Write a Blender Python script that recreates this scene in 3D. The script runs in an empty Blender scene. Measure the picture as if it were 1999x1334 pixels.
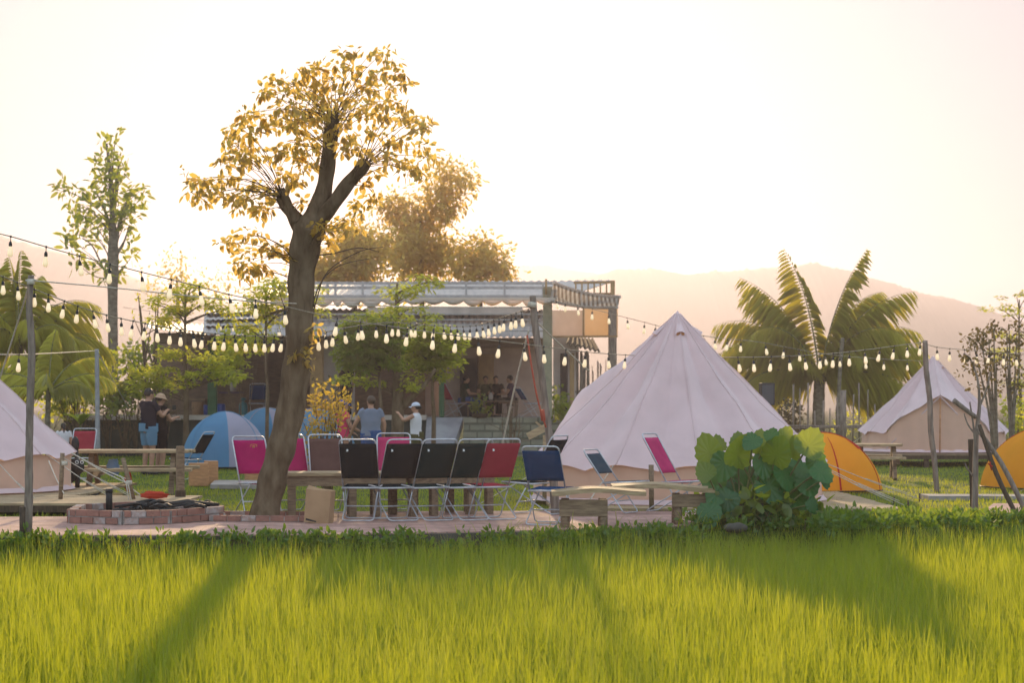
import bpy, math, random
import numpy as np
from mathutils import Vector, Matrix, Euler
random.seed(7); RNG = np.random.default_rng(11)
SC = bpy.context.scene; COL = SC.collection
R = math.radians; PI = math.pi
# ---------------------------------------------------------------- camera
F = 3887.0; HZ = 791.0; CH = 1.4          # focal length in photo pixels, horizon row, eye height above the lawn
cd = bpy.data.cameras.new('camera'); cam = bpy.data.objects.new('camera', cd); COL.objects.link(cam)
cam.location = (0, 0, CH); cam.rotation_euler = (R(90), 0, 0)
cd.sensor_width = 36; cd.lens = 70; cd.shift_y = (HZ-667)/1999.0
cd.clip_start = .1; cd.clip_end = 4000
cd.dof.use_dof = True; cd.dof.focus_distance = 20.5; cd.dof.aperture_fstop = 3.8
SC.camera = cam
# ---------------------------------------------------------------- sky, sun, exposure
SUN_EL = 10.0; SUN_AZ = -1.9               # azimuth from +Y, negative = to the left
w = bpy.data.worlds.new('World'); SC.world = w; w.use_nodes = True
nt = w.node_tree; bg = nt.nodes['Background']
sky = nt.nodes.new('ShaderNodeTexSky'); sky.sky_type = 'NISHITA'; sky.sun_disc = False
sky.sun_elevation = R(SUN_EL); sky.sun_rotation = R(SUN_AZ); sky.altitude = 0
sky.air_density = 1.0; sky.dust_density = 3.0; sky.ozone_density = 1.2
bg.inputs['Strength'].default_value = .15
# thin bright evening cloud veils the whole sky: the clear sky is mixed with its even pale light
veil = nt.nodes.new('ShaderNodeMixRGB'); veil.blend_type = 'MIX'; veil.inputs['Fac'].default_value = .982
veil.inputs['Color2'].default_value = (2.15, 2.45, 2.85, 1)
# added fill: sky made brighter overhead and behind the camera to lift shaded sides
wtc = nt.nodes.new('ShaderNodeTexCoord'); wdp = nt.nodes.new('ShaderNodeVectorMath'); wdp.operation = 'DOT_PRODUCT'; wdp.inputs[1].default_value = (0, -.8, .6)
wrm = nt.nodes.new('ShaderNodeMapRange'); wrm.inputs['From Min'].default_value = -.6; wrm.inputs['From Max'].default_value = .8; wrm.inputs['To Min'].default_value = .95; wrm.inputs['To Max'].default_value = 1.85
wml = nt.nodes.new('ShaderNodeVectorMath'); wml.operation = 'SCALE'; wml.inputs[0].default_value = (1.85, 2.28, 2.68)
nt.links.new(wtc.outputs['Generated'], wdp.inputs[0]); nt.links.new(wdp.outputs['Value'], wrm.inputs['Value']); nt.links.new(wrm.outputs['Result'], wml.inputs['Scale']); nt.links.new(wml.outputs['Vector'], veil.inputs['Color2'])
nt.links.new(sky.outputs['Color'], veil.inputs['Color1']); nt.links.new(veil.outputs['Color'], bg.inputs['Color'])
sl = bpy.data.lights.new('sun', 'SUN'); sun = bpy.data.objects.new('sun', sl); COL.objects.link(sun)
sl.energy = 4.6; sl.angle = R(1.3); sl.color = (1.0, .70, .40)
sv = Vector((math.sin(R(SUN_AZ))*math.cos(R(SUN_EL)), math.cos(R(SUN_AZ))*math.cos(R(SUN_EL)), math.sin(R(SUN_EL))))
sun.rotation_euler = sv.to_track_quat('Z', 'Y').to_euler(); sun.location = (0, 0, 30)
SC.view_settings.view_transform = 'Standard'; SC.view_settings.look = 'None'
SC.view_settings.exposure = 0.8; SC.view_settings.gamma = 1
SC.cycles.volume_bounces = 0; SC.cycles.max_bounces = 7; SC.cycles.transparent_max_bounces = 8
SC.cycles.diffuse_bounces = 3; SC.cycles.transmission_bounces = 4; SC.cycles.glossy_bounces = 2
SC.cycles.use_denoising = True
SC.cycles.sample_clamp_indirect = 6

# ---------------------------------------------------------------- helpers
def at(px, py, Y):
    "the point at depth Y that stands at photo position (px, py)"
    return Vector(((px-999.5)/F*Y, Y, CH+(HZ-py)/F*Y))
def gy(py, z=0.0):
    "depth at which the level z stands at photo row py"
    return (CH-z)*F/(py-HZ)
def gp(px, py, z=0.0):
    return at(px, py, gy(py, z))
def tag(o, label=None, cat=None, group=None, kind=None):
    if label: o['label'] = label
    if cat: o['category'] = cat
    if group: o['group'] = group
    if kind: o['kind'] = kind
    return o
def thing(name, label, cat, loc=(0, 0, 0), group=None):
    o = bpy.data.objects.new(name, None); COL.objects.link(o); o.location = loc
    o.empty_display_size = .2
    return tag(o, label, cat, group)
def wloc(o):
    v = Vector((0, 0, 0))
    while o is not None: v += o.location; o = o.parent
    return v
def dup(o, loc=None, rz=None, label=None, parent=None):
    c = o.copy(); COL.objects.link(c)
    if parent is not None: c.parent = parent
    if loc is not None: c.location = loc
    if rz is not None: c.rotation_euler = (0, 0, rz)
    if label: c['label'] = label
    for k in list(o.children): dup(k, parent=c)
    return c
class MB:
    "collects shapes and links them as one mesh object"
    def __init__(s): s.v = []; s.f = []; s.mi = []; s.m = 0; s.sm = []
    def add(s, vs, fs, smooth=False):
        b = len(s.v); s.v += [tuple(v) for v in vs]
        for f in fs: s.f.append([b+i for i in f]); s.mi.append(s.m); s.sm.append(smooth)
        return s
    def box(s, c, d, rz=0, rx=0, ry=0, taper=0):
        M = Euler((rx, ry, rz)).to_matrix(); c = Vector(c); vs = []
        for x, y, z in ((-1,-1,-1),(1,-1,-1),(1,1,-1),(-1,1,-1),(-1,-1,1),(1,-1,1),(1,1,1),(-1,1,1)):
            k = 1-taper if z > 0 else 1
            vs.append(c + M @ Vector((x*d[0]/2*k, y*d[1]/2*k, z*d[2]/2)))
        return s.add(vs, [(0,3,2,1),(4,5,6,7),(0,1,5,4),(1,2,6,5),(2,3,7,6),(3,0,4,7)])
    def beam(s, a, b, wd, th, up=(0, 0, 1)):
        "box from a to b, wd across, th along up"
        a = Vector(a); b = Vector(b); d = (b-a).normalized(); u = Vector(up)
        if abs(d.dot(u)) > .95: u = Vector((0, 1, 0))
        x = d.cross(u).normalized(); u = x.cross(d).normalized(); vs = []
        for p in (a, b):
            for i, j in ((-1,-1),(1,-1),(1,1),(-1,1)): vs.append(p + x*(i*wd/2) + u*(j*th/2))
        return s.add(vs, [(0,1,2,3),(7,6,5,4),(0,4,5,1),(1,5,6,2),(2,6,7,3),(3,7,4,0)])
    def tube(s, pts, r, n=8, cap=True, sy=1.0, smooth=True, rough=0):
        "tube along pts with a radius or one radius a point; sy flattens the second axis"
        pts = [Vector(p) for p in pts]; m = len(pts)
        rs = list(r) if hasattr(r, '__len__') else [r]*m
        vs = []; u = None
        for i, p in enumerate(pts):
            d = (pts[min(i+1, m-1)]-pts[max(i-1, 0)])
            if d.length < 1e-9: d = Vector((0, 0, 1))
            d.normalize()
            if u is None:
                u = Vector((1, 0, 0)) if abs(d.x) < .9 else Vector((0, 1, 0))
            u = (u - d*u.dot(d))
            if u.length < 1e-6: u = d.orthogonal()
            u.normalize(); v = d.cross(u)
            for k in range(n):
                a = 2*PI*k/n; q = rs[i]*(1+rough*(math.sin(a*3+i*.11)*.6+math.sin(a*7-i*.17)*.35+math.sin(a*11+i*.13)*.3+math.sin(i*.37+a)*.3)) if rough else rs[i]
                vs.append(p + u*(math.cos(a)*q) + v*(math.sin(a)*q*sy))
        fs = []
        for i in range(m-1):
            for k in range(n):
                fs.append((i*n+k, i*n+(k+1) % n, (i+1)*n+(k+1) % n, (i+1)*n+k))
        s.add(vs, fs, smooth)
        if cap:
            b = len(s.v)-len(vs)
            s.f.append([b+k for k in range(n)][::-1]); s.mi.append(s.m); s.sm.append(False)
            s.f.append([b+(m-1)*n+k for k in range(n)]); s.mi.append(s.m); s.sm.append(False)
        return s
    def ell(s, c, d, n=12, m=8, M=None):
        "ellipsoid, d = half sizes"
        c = Vector(c); vs = [c + (M @ Vector((0, 0, -d[2])) if M else Vector((0, 0, -d[2])))]
        for i in range(1, m):
            t = -PI/2+PI*i/m
            for k in range(n):
                a = 2*PI*k/n; p = Vector((math.cos(t)*math.cos(a)*d[0], math.cos(t)*math.sin(a)*d[1], math.sin(t)*d[2]))
                vs.append(c + (M @ p if M else p))
        vs.append(c + (M @ Vector((0, 0, d[2])) if M else Vector((0, 0, d[2]))))
        fs = [(0, 1+(k+1) % n, 1+k) for k in range(n)]
        for i in range(m-2):
            for k in range(n): fs.append((1+i*n+k, 1+i*n+(k+1) % n, 1+(i+1)*n+(k+1) % n, 1+(i+1)*n+k))
        e = len(vs)-1; fs += [(1+(m-2)*n+k, 1+(m-2)*n+(k+1) % n, e) for k in range(n)]
        return s.add(vs, fs, True)
    def lathe(s, prof, c, n=16, smooth=True):
        c = Vector(c); vs = []
        for r, z in prof:
            for k in range(n): a = 2*PI*k/n; vs.append(c + Vector((r*math.cos(a), r*math.sin(a), z)))
        fs = [(i*n+k, i*n+(k+1) % n, (i+1)*n+(k+1) % n, (i+1)*n+k) for i in range(len(prof)-1) for k in range(n)]
        s.add(vs, fs, smooth); b = len(s.v)-len(vs)
        s.f.append([b+k for k in range(n)][::-1]); s.f.append([b+(len(prof)-1)*n+k for k in range(n)])
        s.mi += [s.m]*2; s.sm += [False]*2
        return s
    def slab(s, poly, z0, z1):
        "upright prism over a plan polygon [(x, y)] given anticlockwise"
        n = len(poly); vs = [(x, y, z0) for x, y in poly]+[(x, y, z1) for x, y in poly]
        return s.add(vs, [list(range(n))[::-1], [n+i for i in range(n)]]+[(i, (i+1) % n, n+(i+1) % n, n+i) for i in range(n)])
    def sheet(s, rows, th=0, smooth=True):
        "grid of points; th > 0 gives it a back face and edges"
        m = len(rows); n = len(rows[0]); P = [[Vector(p) for p in r] for r in rows]
        vs = [p for r in P for p in r]
        fs = [(i*n+j, i*n+j+1, (i+1)*n+j+1, (i+1)*n+j) for i in range(m-1) for j in range(n-1)]
        if th:
            N = []
            for i in range(m):
                for j in range(n):
                    a = P[i][min(j+1, n-1)]-P[i][max(j-1, 0)]; b = P[min(i+1, m-1)][j]-P[max(i-1, 0)][j]
                    q = a.cross(b); N.append(q.normalized() if q.length > 1e-9 else Vector((0, 0, 1)))
            k = m*n; vs += [vs[i]-N[i]*th for i in range(k)]
            fs += [tuple(k+i for i in f[::-1]) for f in fs]
            ring = [j for j in range(n)]+[i*n+n-1 for i in range(1, m)]+[(m-1)*n+j for j in range(n-2, -1, -1)]+[i*n for i in range(m-2, 0, -1)]
            for a, b in zip(ring, ring[1:]+ring[:1]): fs.append((b, a, k+a, k+b))
        return s.add(vs, fs, smooth)
    def build(s, name, mats, parent=None, loc=None, world=True, bevel=0):
        me = bpy.data.meshes.new(name)
        off = wloc(parent) if (parent is not None and world) else (Vector(loc) if loc is not None else Vector((0, 0, 0)))
        me.from_pydata([(x-off.x, y-off.y, z-off.z) for x, y, z in s.v], [], s.f)
        me.polygons.foreach_set('use_smooth', s.sm); me.polygons.foreach_set('material_index', s.mi)
        for m in (mats if isinstance(mats, (list, tuple)) else [mats]): me.materials.append(m)
        me.update()
        o = bpy.data.objects.new(name, me); COL.objects.link(o)
        if parent is not None: o.parent = parent
        elif loc is not None: o.location = loc
        if bevel:
            b = o.modifiers.new('bevel', 'BEVEL'); b.width = bevel; b.segments = 2; b.limit_method = 'ANGLE'; b.angle_limit = R(40)
        return o
def npmesh(name, V, faces_by_size, mat, parent=None, smooth=False, attr=None):
    "mesh straight from numpy: V (n,3), list of (k, m) int arrays of faces"
    off = np.array(wloc(parent)) if parent is not None else np.zeros(3)
    V = V-off
    me = bpy.data.meshes.new(name); me.vertices.add(len(V)); me.vertices.foreach_set('co', V.astype(np.float32).ravel())
    nl = sum(f.size for f in faces_by_size); nf = sum(len(f) for f in faces_by_size)
    me.loops.add(nl); me.polygons.add(nf)
    me.loops.foreach_set('vertex_index', np.concatenate([f.ravel() for f in faces_by_size]).astype(np.int32))
    tot = np.concatenate([np.full(len(f), f.shape[1], np.int32) for f in faces_by_size])
    st = np.concatenate([[0], np.cumsum(tot)[:-1]]).astype(np.int32)
    me.polygons.foreach_set('loop_start', st)
    try: me.polygons.foreach_set('loop_total', tot)
    except Exception: pass
    if smooth: me.polygons.foreach_set('use_smooth', np.ones(nf, bool))
    me.materials.append(mat); me.update(calc_edges=True)
    o = bpy.data.objects.new(name, me); COL.objects.link(o)
    if parent is not None: o.parent = parent
    return o
def rnorm(n):
    v = RNG.normal(size=(n, 3)); return v/np.linalg.norm(v, axis=1, keepdims=True)
def leaf_mesh(name, P, D, N, L, W, mat, parent, fold=.25, droop=0.0):
    "pointed leaves: base P, axis D, face normal N, length L, half width W"
    n = len(P); L = np.broadcast_to(L, n)[:, None]; W = np.broadcast_to(W, n)[:, None]
    D = D/np.linalg.norm(D, axis=1, keepdims=True); S = np.cross(D, N); S /= np.linalg.norm(S, axis=1, keepdims=True)+1e-9
    U = np.cross(S, D); Z = np.array([0, 0, 1.0])
    def pt(a, b): return P + D*L*a + S*W*b + U*W*fold*abs(b) - Z*L*droop*a*a
    vs = np.stack([pt(0, 0), pt(.3, -.85), pt(.68, -.8), pt(1, 0), pt(.68, .8), pt(.3, .85)], 1).reshape(-1, 3)
    b = np.arange(n)[:, None]*6
    return npmesh(name, vs, [np.concatenate([b+np.array([[0, 1, 2, 3]]), b+np.array([[0, 3, 4, 5]])])], mat, parent)
def blob_leaves(clumps, L, W, jitter=1.0, down=.3, flat=0.0):
    "random leaf positions in clumps [(centre, radius(3) , count)] -> arrays for leaf_mesh"
    Ps, Ds, Ns = [], [], []
    for c, r, n in clumps:
        r = np.array(r if hasattr(r, '__len__') else (r, r, r)); q = rnorm(n)*(RNG.random((n, 1))**.45)
        Ps.append(np.array(c)+q*r)
        d = rnorm(n)+q*1.0; d[:, 2] = d[:, 2]*(1-flat)-down; Ds.append(d)
        nn = rnorm(n)*(1-flat*.7)+np.array([0, 0, .6+flat]); Ns.append(nn)
    P = np.concatenate(Ps); D = np.concatenate(Ds); N = np.concatenate(Ns)
    k = len(P); s = .7+.6*RNG.random(k)
    return P, D, N, L*s, W*s
def crom(pts, n=6):
    "smooth curve through points (Catmull-Rom)"
    pts = [Vector(p) for p in pts]; out = []
    for i in range(len(pts)-1):
        p0 = pts[max(i-1, 0)]; p1 = pts[i]; p2 = pts[i+1]; p3 = pts[min(i+2, len(pts)-1)]
        for k in range(n):
            t = k/n; out.append(.5*((2*p1)+(p2-p0)*t+(2*p0-5*p1+4*p2-p3)*t*t+(3*p1-p0-3*p2+p3)*t**3))
    return out+[pts[-1]]
# ---------------------------------------------------------------- materials
def newmat(name):
    m = bpy.data.materials.new(name); m.use_nodes = True; return m, m.node_tree, m.node_tree.nodes['Principled BSDF']
def pm(name, c1, c2=None, scale=8, rough=.75, bump=0, metal=0, stretch=None, spec=.3, bscale=None, mixpos=(.35, .65)):
    "principled with a noise between two colours and a bump"
    m, t, p = newmat(name); p.inputs['Roughness'].default_value = rough; p.inputs['Metallic'].default_value = metal
    p.inputs['Specular IOR Level'].default_value = spec
    c2 = c2 or tuple(x*.7 for x in c1)
    tc = t.nodes.new('ShaderNodeTexCoord'); mp = t.nodes.new('ShaderNodeMapping'); mp.inputs['Scale'].default_value = stretch or (1, 1, 1)
    nz = t.nodes.new('ShaderNodeTexNoise'); nz.inputs['Scale'].default_value = scale; nz.inputs['Detail'].default_value = 6
    t.links.new(tc.outputs['Object'], mp.inputs['Vector']); t.links.new(mp.outputs['Vector'], nz.inputs['Vector'])
    cr = t.nodes.new('ShaderNodeValToRGB'); cr.color_ramp.elements[0].position, cr.color_ramp.elements[1].position = mixpos
    cr.color_ramp.elements[0].color = (*c1, 1); cr.color_ramp.elements[1].color = (*c2, 1)
    t.links.new(nz.outputs['Fac'], cr.inputs['Fac']); t.links.new(cr.outputs['Color'], p.inputs['Base Color'])
    if bump:
        n2 = t.nodes.new('ShaderNodeTexNoise'); n2.inputs['Scale'].default_value = bscale or scale*3; n2.inputs['Detail'].default_value = 8
        t.links.new(mp.outputs['Vector'], n2.inputs['Vector'])
        b = t.nodes.new('ShaderNodeBump'); b.inputs['Strength'].default_value = bump; b.inputs['Distance'].default_value = .05 if bump >= .9 else .02
        t.links.new(n2.outputs['Fac'], b.inputs['Height']); t.links.new(b.outputs['Normal'], p.inputs['Normal'])
    return m
def leafmat(name, cols, trans, tw=.45, gloss=.06, rough=.4, noise=0):
    "leaf: reflected colour varies per leaf, sunlight shines through in the colour trans"
    m, t, p = newmat(name); t.nodes.remove(p); out = t.nodes['Material Output']
    g = t.nodes.new('ShaderNodeNewGeometry'); cr = t.nodes.new('ShaderNodeValToRGB'); e = cr.color_ramp.elements
    e[0].color = (*cols[0], 1); e[1].color = (*cols[-1], 1)
    for i, c in enumerate(cols[1:-1]): x = e.new((i+1)/(len(cols)-1)); x.color = (*c, 1)
    fac = g.outputs['Random Per Island']
    if noise:
        tc = t.nodes.new('ShaderNodeTexCoord'); nz = t.nodes.new('ShaderNodeTexNoise'); nz.inputs['Scale'].default_value = noise
        mx = t.nodes.new('ShaderNodeMath'); mx.operation = 'ADD'; m2 = t.nodes.new('ShaderNodeMath'); m2.operation = 'MULTIPLY_ADD'
        m2.inputs[1].default_value = 1.6; m2.inputs[2].default_value = -.8
        t.links.new(tc.outputs['Object'], nz.inputs['Vector']); t.links.new(nz.outputs['Fac'], m2.inputs[0])
        t.links.new(m2.outputs[0], mx.inputs[0]); t.links.new(fac, mx.inputs[1]); fac = mx.outputs[0]
    t.links.new(fac, cr.inputs['Fac'])
    d = t.nodes.new('ShaderNodeBsdfDiffuse'); tr = t.nodes.new('ShaderNodeBsdfTranslucent'); tr.inputs['Color'].default_value = (*trans, 1)
    t.links.new(cr.outputs['Color'], d.inputs['Color'])
    a = t.nodes.new('ShaderNodeMixShader'); a.inputs[0].default_value = tw
    t.links.new(d.outputs[0], a.inputs[1]); t.links.new(tr.outputs[0], a.inputs[2])
    gl = t.nodes.new('ShaderNodeBsdfGlossy'); gl.inputs['Roughness'].default_value = rough
    b = t.nodes.new('ShaderNodeMixShader'); b.inputs[0].default_value = gloss
    t.links.new(a.outputs[0], b.inputs[1]); t.links.new(gl.outputs[0], b.inputs[2]); t.links.new(b.outputs[0], out.inputs['Surface'])
    return m
def cloth(name, col, trans=None, tw=.2, scale=60, var=.12, rough=.9, wr=6, wrs=.25):
    "woven cloth: soft diffuse, a little light comes through, weave and crease bumps"
    m, t, p = newmat(name); t.nodes.remove(p); out = t.nodes['Material Output']
    tc = t.nodes.new('ShaderNodeTexCoord'); nz = t.nodes.new('ShaderNodeTexNoise'); nz.inputs['Scale'].default_value = wr; nz.inputs['Detail'].default_value = 5
    t.links.new(tc.outputs['Object'], nz.inputs['Vector'])
    cr = t.nodes.new('ShaderNodeValToRGB'); cr.color_ramp.elements[0].position = .3; cr.color_ramp.elements[1].position = .7
    cr.color_ramp.elements[0].color = (*[x*(1-var) for x in col], 1); cr.color_ramp.elements[1].color = (*col, 1)
    t.links.new(nz.outputs['Fac'], cr.inputs['Fac'])
    b = t.nodes.new('ShaderNodeBump'); b.inputs['Strength'].default_value = wrs; b.inputs['Distance'].default_value = .03
    t.links.new(nz.outputs['Fac'], b.inputs['Height'])
    d = t.nodes.new('ShaderNodeBsdfDiffuse'); d.inputs['Roughness'].default_value = rough
    t.links.new(cr.outputs['Color'], d.inputs['Color']); t.links.new(b.outputs['Normal'], d.inputs['Normal'])
    tr = t.nodes.new('ShaderNodeBsdfTranslucent'); tr.inputs['Color'].default_value = (*(trans or col), 1)
    a = t.nodes.new('ShaderNodeMixShader'); a.inputs[0].default_value = tw
    t.links.new(d.outputs[0], a.inputs[1]); t.links.new(tr.outputs[0], a.inputs[2]); t.links.new(a.outputs[0], out.inputs['Surface'])
    return m
def brickmat(name, c1, c2, mortar, sc=(1, 1, 1), bw=.22, rh=.07, ms=.008, bump=.6, rough=.85, rot=0):
    m, t, p = newmat(name); p.inputs['Roughness'].default_value = rough; p.inputs['Specular IOR Level'].default_value = .2
    tc = t.nodes.new('ShaderNodeTexCoord'); mp = t.nodes.new('ShaderNodeMapping'); mp.inputs['Scale'].default_value = sc; mp.inputs['Rotation'].default_value = (0, 0, rot)
    b = t.nodes.new('ShaderNodeTexBrick'); b.inputs['Scale'].default_value = 1; b.inputs['Brick Width'].default_value = bw; b.inputs['Row Height'].default_value = rh
    b.inputs['Mortar Size'].default_value = ms; b.inputs['Color1'].default_value = (*c1, 1); b.inputs['Color2'].default_value = (*c2, 1); b.inputs['Mortar'].default_value = (*mortar, 1)
    t.links.new(tc.outputs['Object'], mp.inputs['Vector']); t.links.new(mp.outputs['Vector'], b.inputs['Vector'])
    nz = t.nodes.new('ShaderNodeTexNoise'); nz.inputs['Scale'].default_value = 2.5; nz.inputs['Detail'].default_value = 6
    t.links.new(tc.outputs['Object'], nz.inputs['Vector'])
    mx = t.nodes.new('ShaderNodeMixRGB'); mx.blend_type = 'OVERLAY'; mx.inputs['Fac'].default_value = .6
    t.links.new(b.outputs['Color'], mx.inputs['Color1']); t.links.new(nz.outputs['Fac'], mx.inputs['Color2']); t.links.new(mx.outputs['Color'], p.inputs['Base Color'])
    bp = t.nodes.new('ShaderNodeBump'); bp.inputs['Strength'].default_value = bump; bp.inputs['Distance'].default_value = .01; bp.invert = True
    t.links.new(b.outputs['Fac'], bp.inputs['Height']); t.links.new(bp.outputs['Normal'], p.inputs['Normal'])
    return m
M = {}
M['soil'] = pm('field_ground', (.075, .09, .025), (.05, .055, .02), .4, rough=1, bump=.3, spec=0)
M['lawn'] = pm('lawn_ground', (.10, .13, .02), (.06, .085, .015), 1.3, rough=.95, bump=.6, bscale=25, spec=.1)
M['rice'] = leafmat('rice_blade', [(.05, .13, .012), (.10, .19, .015), (.16, .21, .02), (.24, .22, .035)], (.60, .62, .02), .52, .03, .5, noise=.55)
M['grass'] = leafmat('grass_blade', [(.06, .13, .012), (.10, .16, .015), (.16, .19, .02)], (.6, .62, .03), .5, .03, .5)
M['weed'] = leafmat('weed_leaf', [(.03, .09, .01), (.06, .13, .015), (.10, .16, .02)], (.30, .42, .02), .4, .04, .5)
M['treeleaf'] = leafmat('tree_leaf', [(.035, .05, .008), (.07, .07, .010), (.12, .09, .012)], (.95, .67, .15), .6, .04, .45)
M['slimleaf'] = leafmat('slim_tree_leaf', [(.04, .07, .012), (.08, .11, .015)], (.6, .62, .06), .5, .05, .45)
M['goldleaf'] = leafmat('feathery_leaf', [(.13, .12, .02), (.20, .15, .025)], (.95, .68, .14), .62, .03, .5)
M['limeleaf'] = leafmat('lime_leaf', [(.08, .13, .012), (.15, .18, .016), (.22, .22, .02)], (.85, .82, .06), .55, .04, .5)
M['darkleaf'] = leafmat('dark_leaf', [(.03, .06, .008), (.06, .10, .012), (.10, .14, .016)], (.6, .65, .04), .45, .05, .45)
M['palmleaf'] = leafmat('palm_frond', [(.06, .09, .012), (.10, .13, .018), (.18, .16, .025)], (.95, .86, .12), .62, .06, .4)
M['redleaf'] = leafmat('red_tip_leaf', [(.07, .12, .012), (.18, .15, .012), (.34, .12, .015)], (.8, .55, .06), .5, .04, .5)
M['litleaf'] = leafmat('round_leaf_lit_tint', [(.05, .12, .02), (.11, .17, .02), (.07, .14, .02)], (.46, .52, .035), .42, .03, .4)  # backlit glow of the top leaves put into a lighter yellow-green
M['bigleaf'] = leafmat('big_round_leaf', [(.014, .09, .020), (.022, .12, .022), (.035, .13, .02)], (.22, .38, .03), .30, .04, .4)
M['dryleaf'] = leafmat('brown_leaf', [(.05, .06, .02), (.09, .06, .03), (.06, .075, .02)], (.22, .17, .06), .4, .03, .5)
M['bark'] = pm('bark', (.10, .065, .038), (.19, .135, .085), 9, .9, 1, stretch=(1, 1, .35), spec=.1, bscale=16)
M['palebark'] = pm('pale_bark', (.22, .19, .14), (.12, .10, .07), 6, .9, .5, stretch=(1, 1, 2), spec=.1)
M['twig'] = pm('twig', (.16, .11, .06), (.09, .06, .04), 12, .9)
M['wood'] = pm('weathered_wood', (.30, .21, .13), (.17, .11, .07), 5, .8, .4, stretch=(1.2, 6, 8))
M['woodlight'] = pm('pale_board', (.46, .34, .20), (.30, .20, .12), 5, .75, .35, stretch=(1.2, 7, 7))  # paler brown wood for table tops and deck boards
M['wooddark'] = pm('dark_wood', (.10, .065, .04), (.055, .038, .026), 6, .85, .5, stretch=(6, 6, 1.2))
M['pole'] = pm('grey_pole', (.30, .235, .19), (.16, .12, .095), 7, .85, .6, stretch=(4, 4, .6))
M['canvas'] = cloth('tent_canvas', (.85, .665, .67), (.75, .6, .5), .16, wr=2.2, var=.11, wrs=.8)
M['canvaswall'] = cloth('tent_wall_canvas', (.93, .66, .52), (.95, .62, .40), .32, wr=3, var=.10, wrs=.8)
M['rope'] = pm('rope', (.62, .55, .45), (.45, .4, .33), 40, .9)
M['redstrap'] = pm('red_strap', (.45, .09, .05), (.35, .07, .04), 12, .8)
M['greymetal'] = pm('grey_metal', (.30, .30, .31), (.22, .22, .23), 9, .5)
M['woodorange'] = pm('warm_board', (.52, .27, .12), (.38, .19, .09), 5, .75, .3, stretch=(1.2, 6, 6))
M['white'] = pm('white_paint', (.78, .76, .74), (.68, .66, .64), 8, .5)
M['tubewhite'] = pm('white_tube', (.60, .60, .63), (.46, .46, .49), 20, .35, spec=.5, metal=.4)
# ================================================================ the setting
def grid_obj(name, x0, x1, y0, y1, nx, ny, zf, mat, kind='structure'):
    xs = np.linspace(x0, x1, nx); ys = np.linspace(y0, y1, ny)
    X, Yy = np.meshgrid(xs, ys); Z = zf(X, Yy)
    V = np.stack([X, Yy, Z], -1).reshape(-1, 3)
    i = (np.arange(ny-1)[:, None]*nx+np.arange(nx-1)[None]).ravel()[:, None]
    o = npmesh(name, V, [i+np.array([[0, 1, nx+1, nx]])], mat, smooth=True); o['kind'] = kind
    return o
def front(x):  # front edge of the raised camp ground: the bank meets the rice here
    return np.interp(x, [-40, -6, -2, .4, 2.4, 3.4, 6, 9, 40], [20.9, 20.9, 21.1, 21.6, 22.4, 22.8, 23.2, 23.2, 23.2])
def camp_z(X, Y):
    d = Y-front(X); up = np.clip((d+.25)/.45, 0, 1); up = up*up*(3-2*up)
    bump = .03*np.sin(X*2.1+Y*.7)*np.sin(Y*1.3-X*.4)+.02*np.sin(X*5.3+1)*np.sin(Y*3.9)
    dn = np.clip((Y-66)/3, 0, 1)
    return -.56+.56*up*(1-dn)+bump*.5*up - .02*up
grid_obj('ground', -690, 690, -20, 1670, 60, 60, lambda X, Y: -.58+0*X, M['soil'])
def rnd(X, s): return np.sin(X*s)+.5*np.sin(X*s*2.3+1.7)+.25*np.sin(X*s*5.1+.6)
o = grid_obj('lawn', -34, 34, 20, 70, 170, 250, camp_z, M['lawn'])
# hills: ridge profile read from the photo at its own distance
def hill(name, prof, Y, depth, base=-2.0):
    m, t, p = newmat(name); p.inputs['Base Color'].default_value = (.06, .08, .03, 1); p.inputs['Roughness'].default_value = .95
    xs = np.linspace(prof[0][0], prof[-1][0], 420); py = np.interp(xs, [a for a, b in prof], [b for a, b in prof])
    wx = (xs-999.5)/F*Y; wz = CH+(HZ-py)/F*Y
    wz = wz+rnd(wx, .023)*1.0+np.abs(RNG.normal(0, .8, len(xs)))*(.4+.6*(rnd(wx, .11) > 0))
    ts = np.linspace(-1, 1, 24); V = []
    for k, q in enumerate(ts):
        h = (1-abs(q)**1.5)
        z = base+(wz-base)*h+(rnd(wx+q*40, .045)*2.4)*h*(abs(q) > .06)
        V.append(np.stack([wx*(1+q*depth/Y*.3), np.full_like(wx, Y+q*depth), z], -1))
    V = np.concatenate(V); nx = len(xs)
    i = (np.arange(len(ts)-1)[:, None]*nx+np.arange(nx-1)[None]).ravel()[:, None]
    o = npmesh(name, V, [i+np.array([[0, 1, nx+1, nx]])], m, smooth=True); o['kind'] = 'structure'
hill('hill', [(850, 600), (1000, 575), (1100, 548), (1200, 533), (1280, 528), (1340, 541), (1420, 533), (1500, 521), (1560, 516), (1640, 526), (1720, 548), (1790, 572), (1850, 582), (1930, 607), (2000, 640), (2200, 680), (2500, 730), (2800, 785)], 1180, 240)
hill('hill', [(700, 640), (950, 530), (1010, 522), (1060, 518), (1130, 530), (1250, 548), (1400, 600), (1800, 680)], 1420, 140)
hill('hill', [(-900, 520), (-500, 470), (-200, 440), (0, 455), (60, 480), (130, 500), (200, 525), (300, 560), (420, 590), (520, 610), (700, 660), (900, 720)], 1120, 230)
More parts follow.
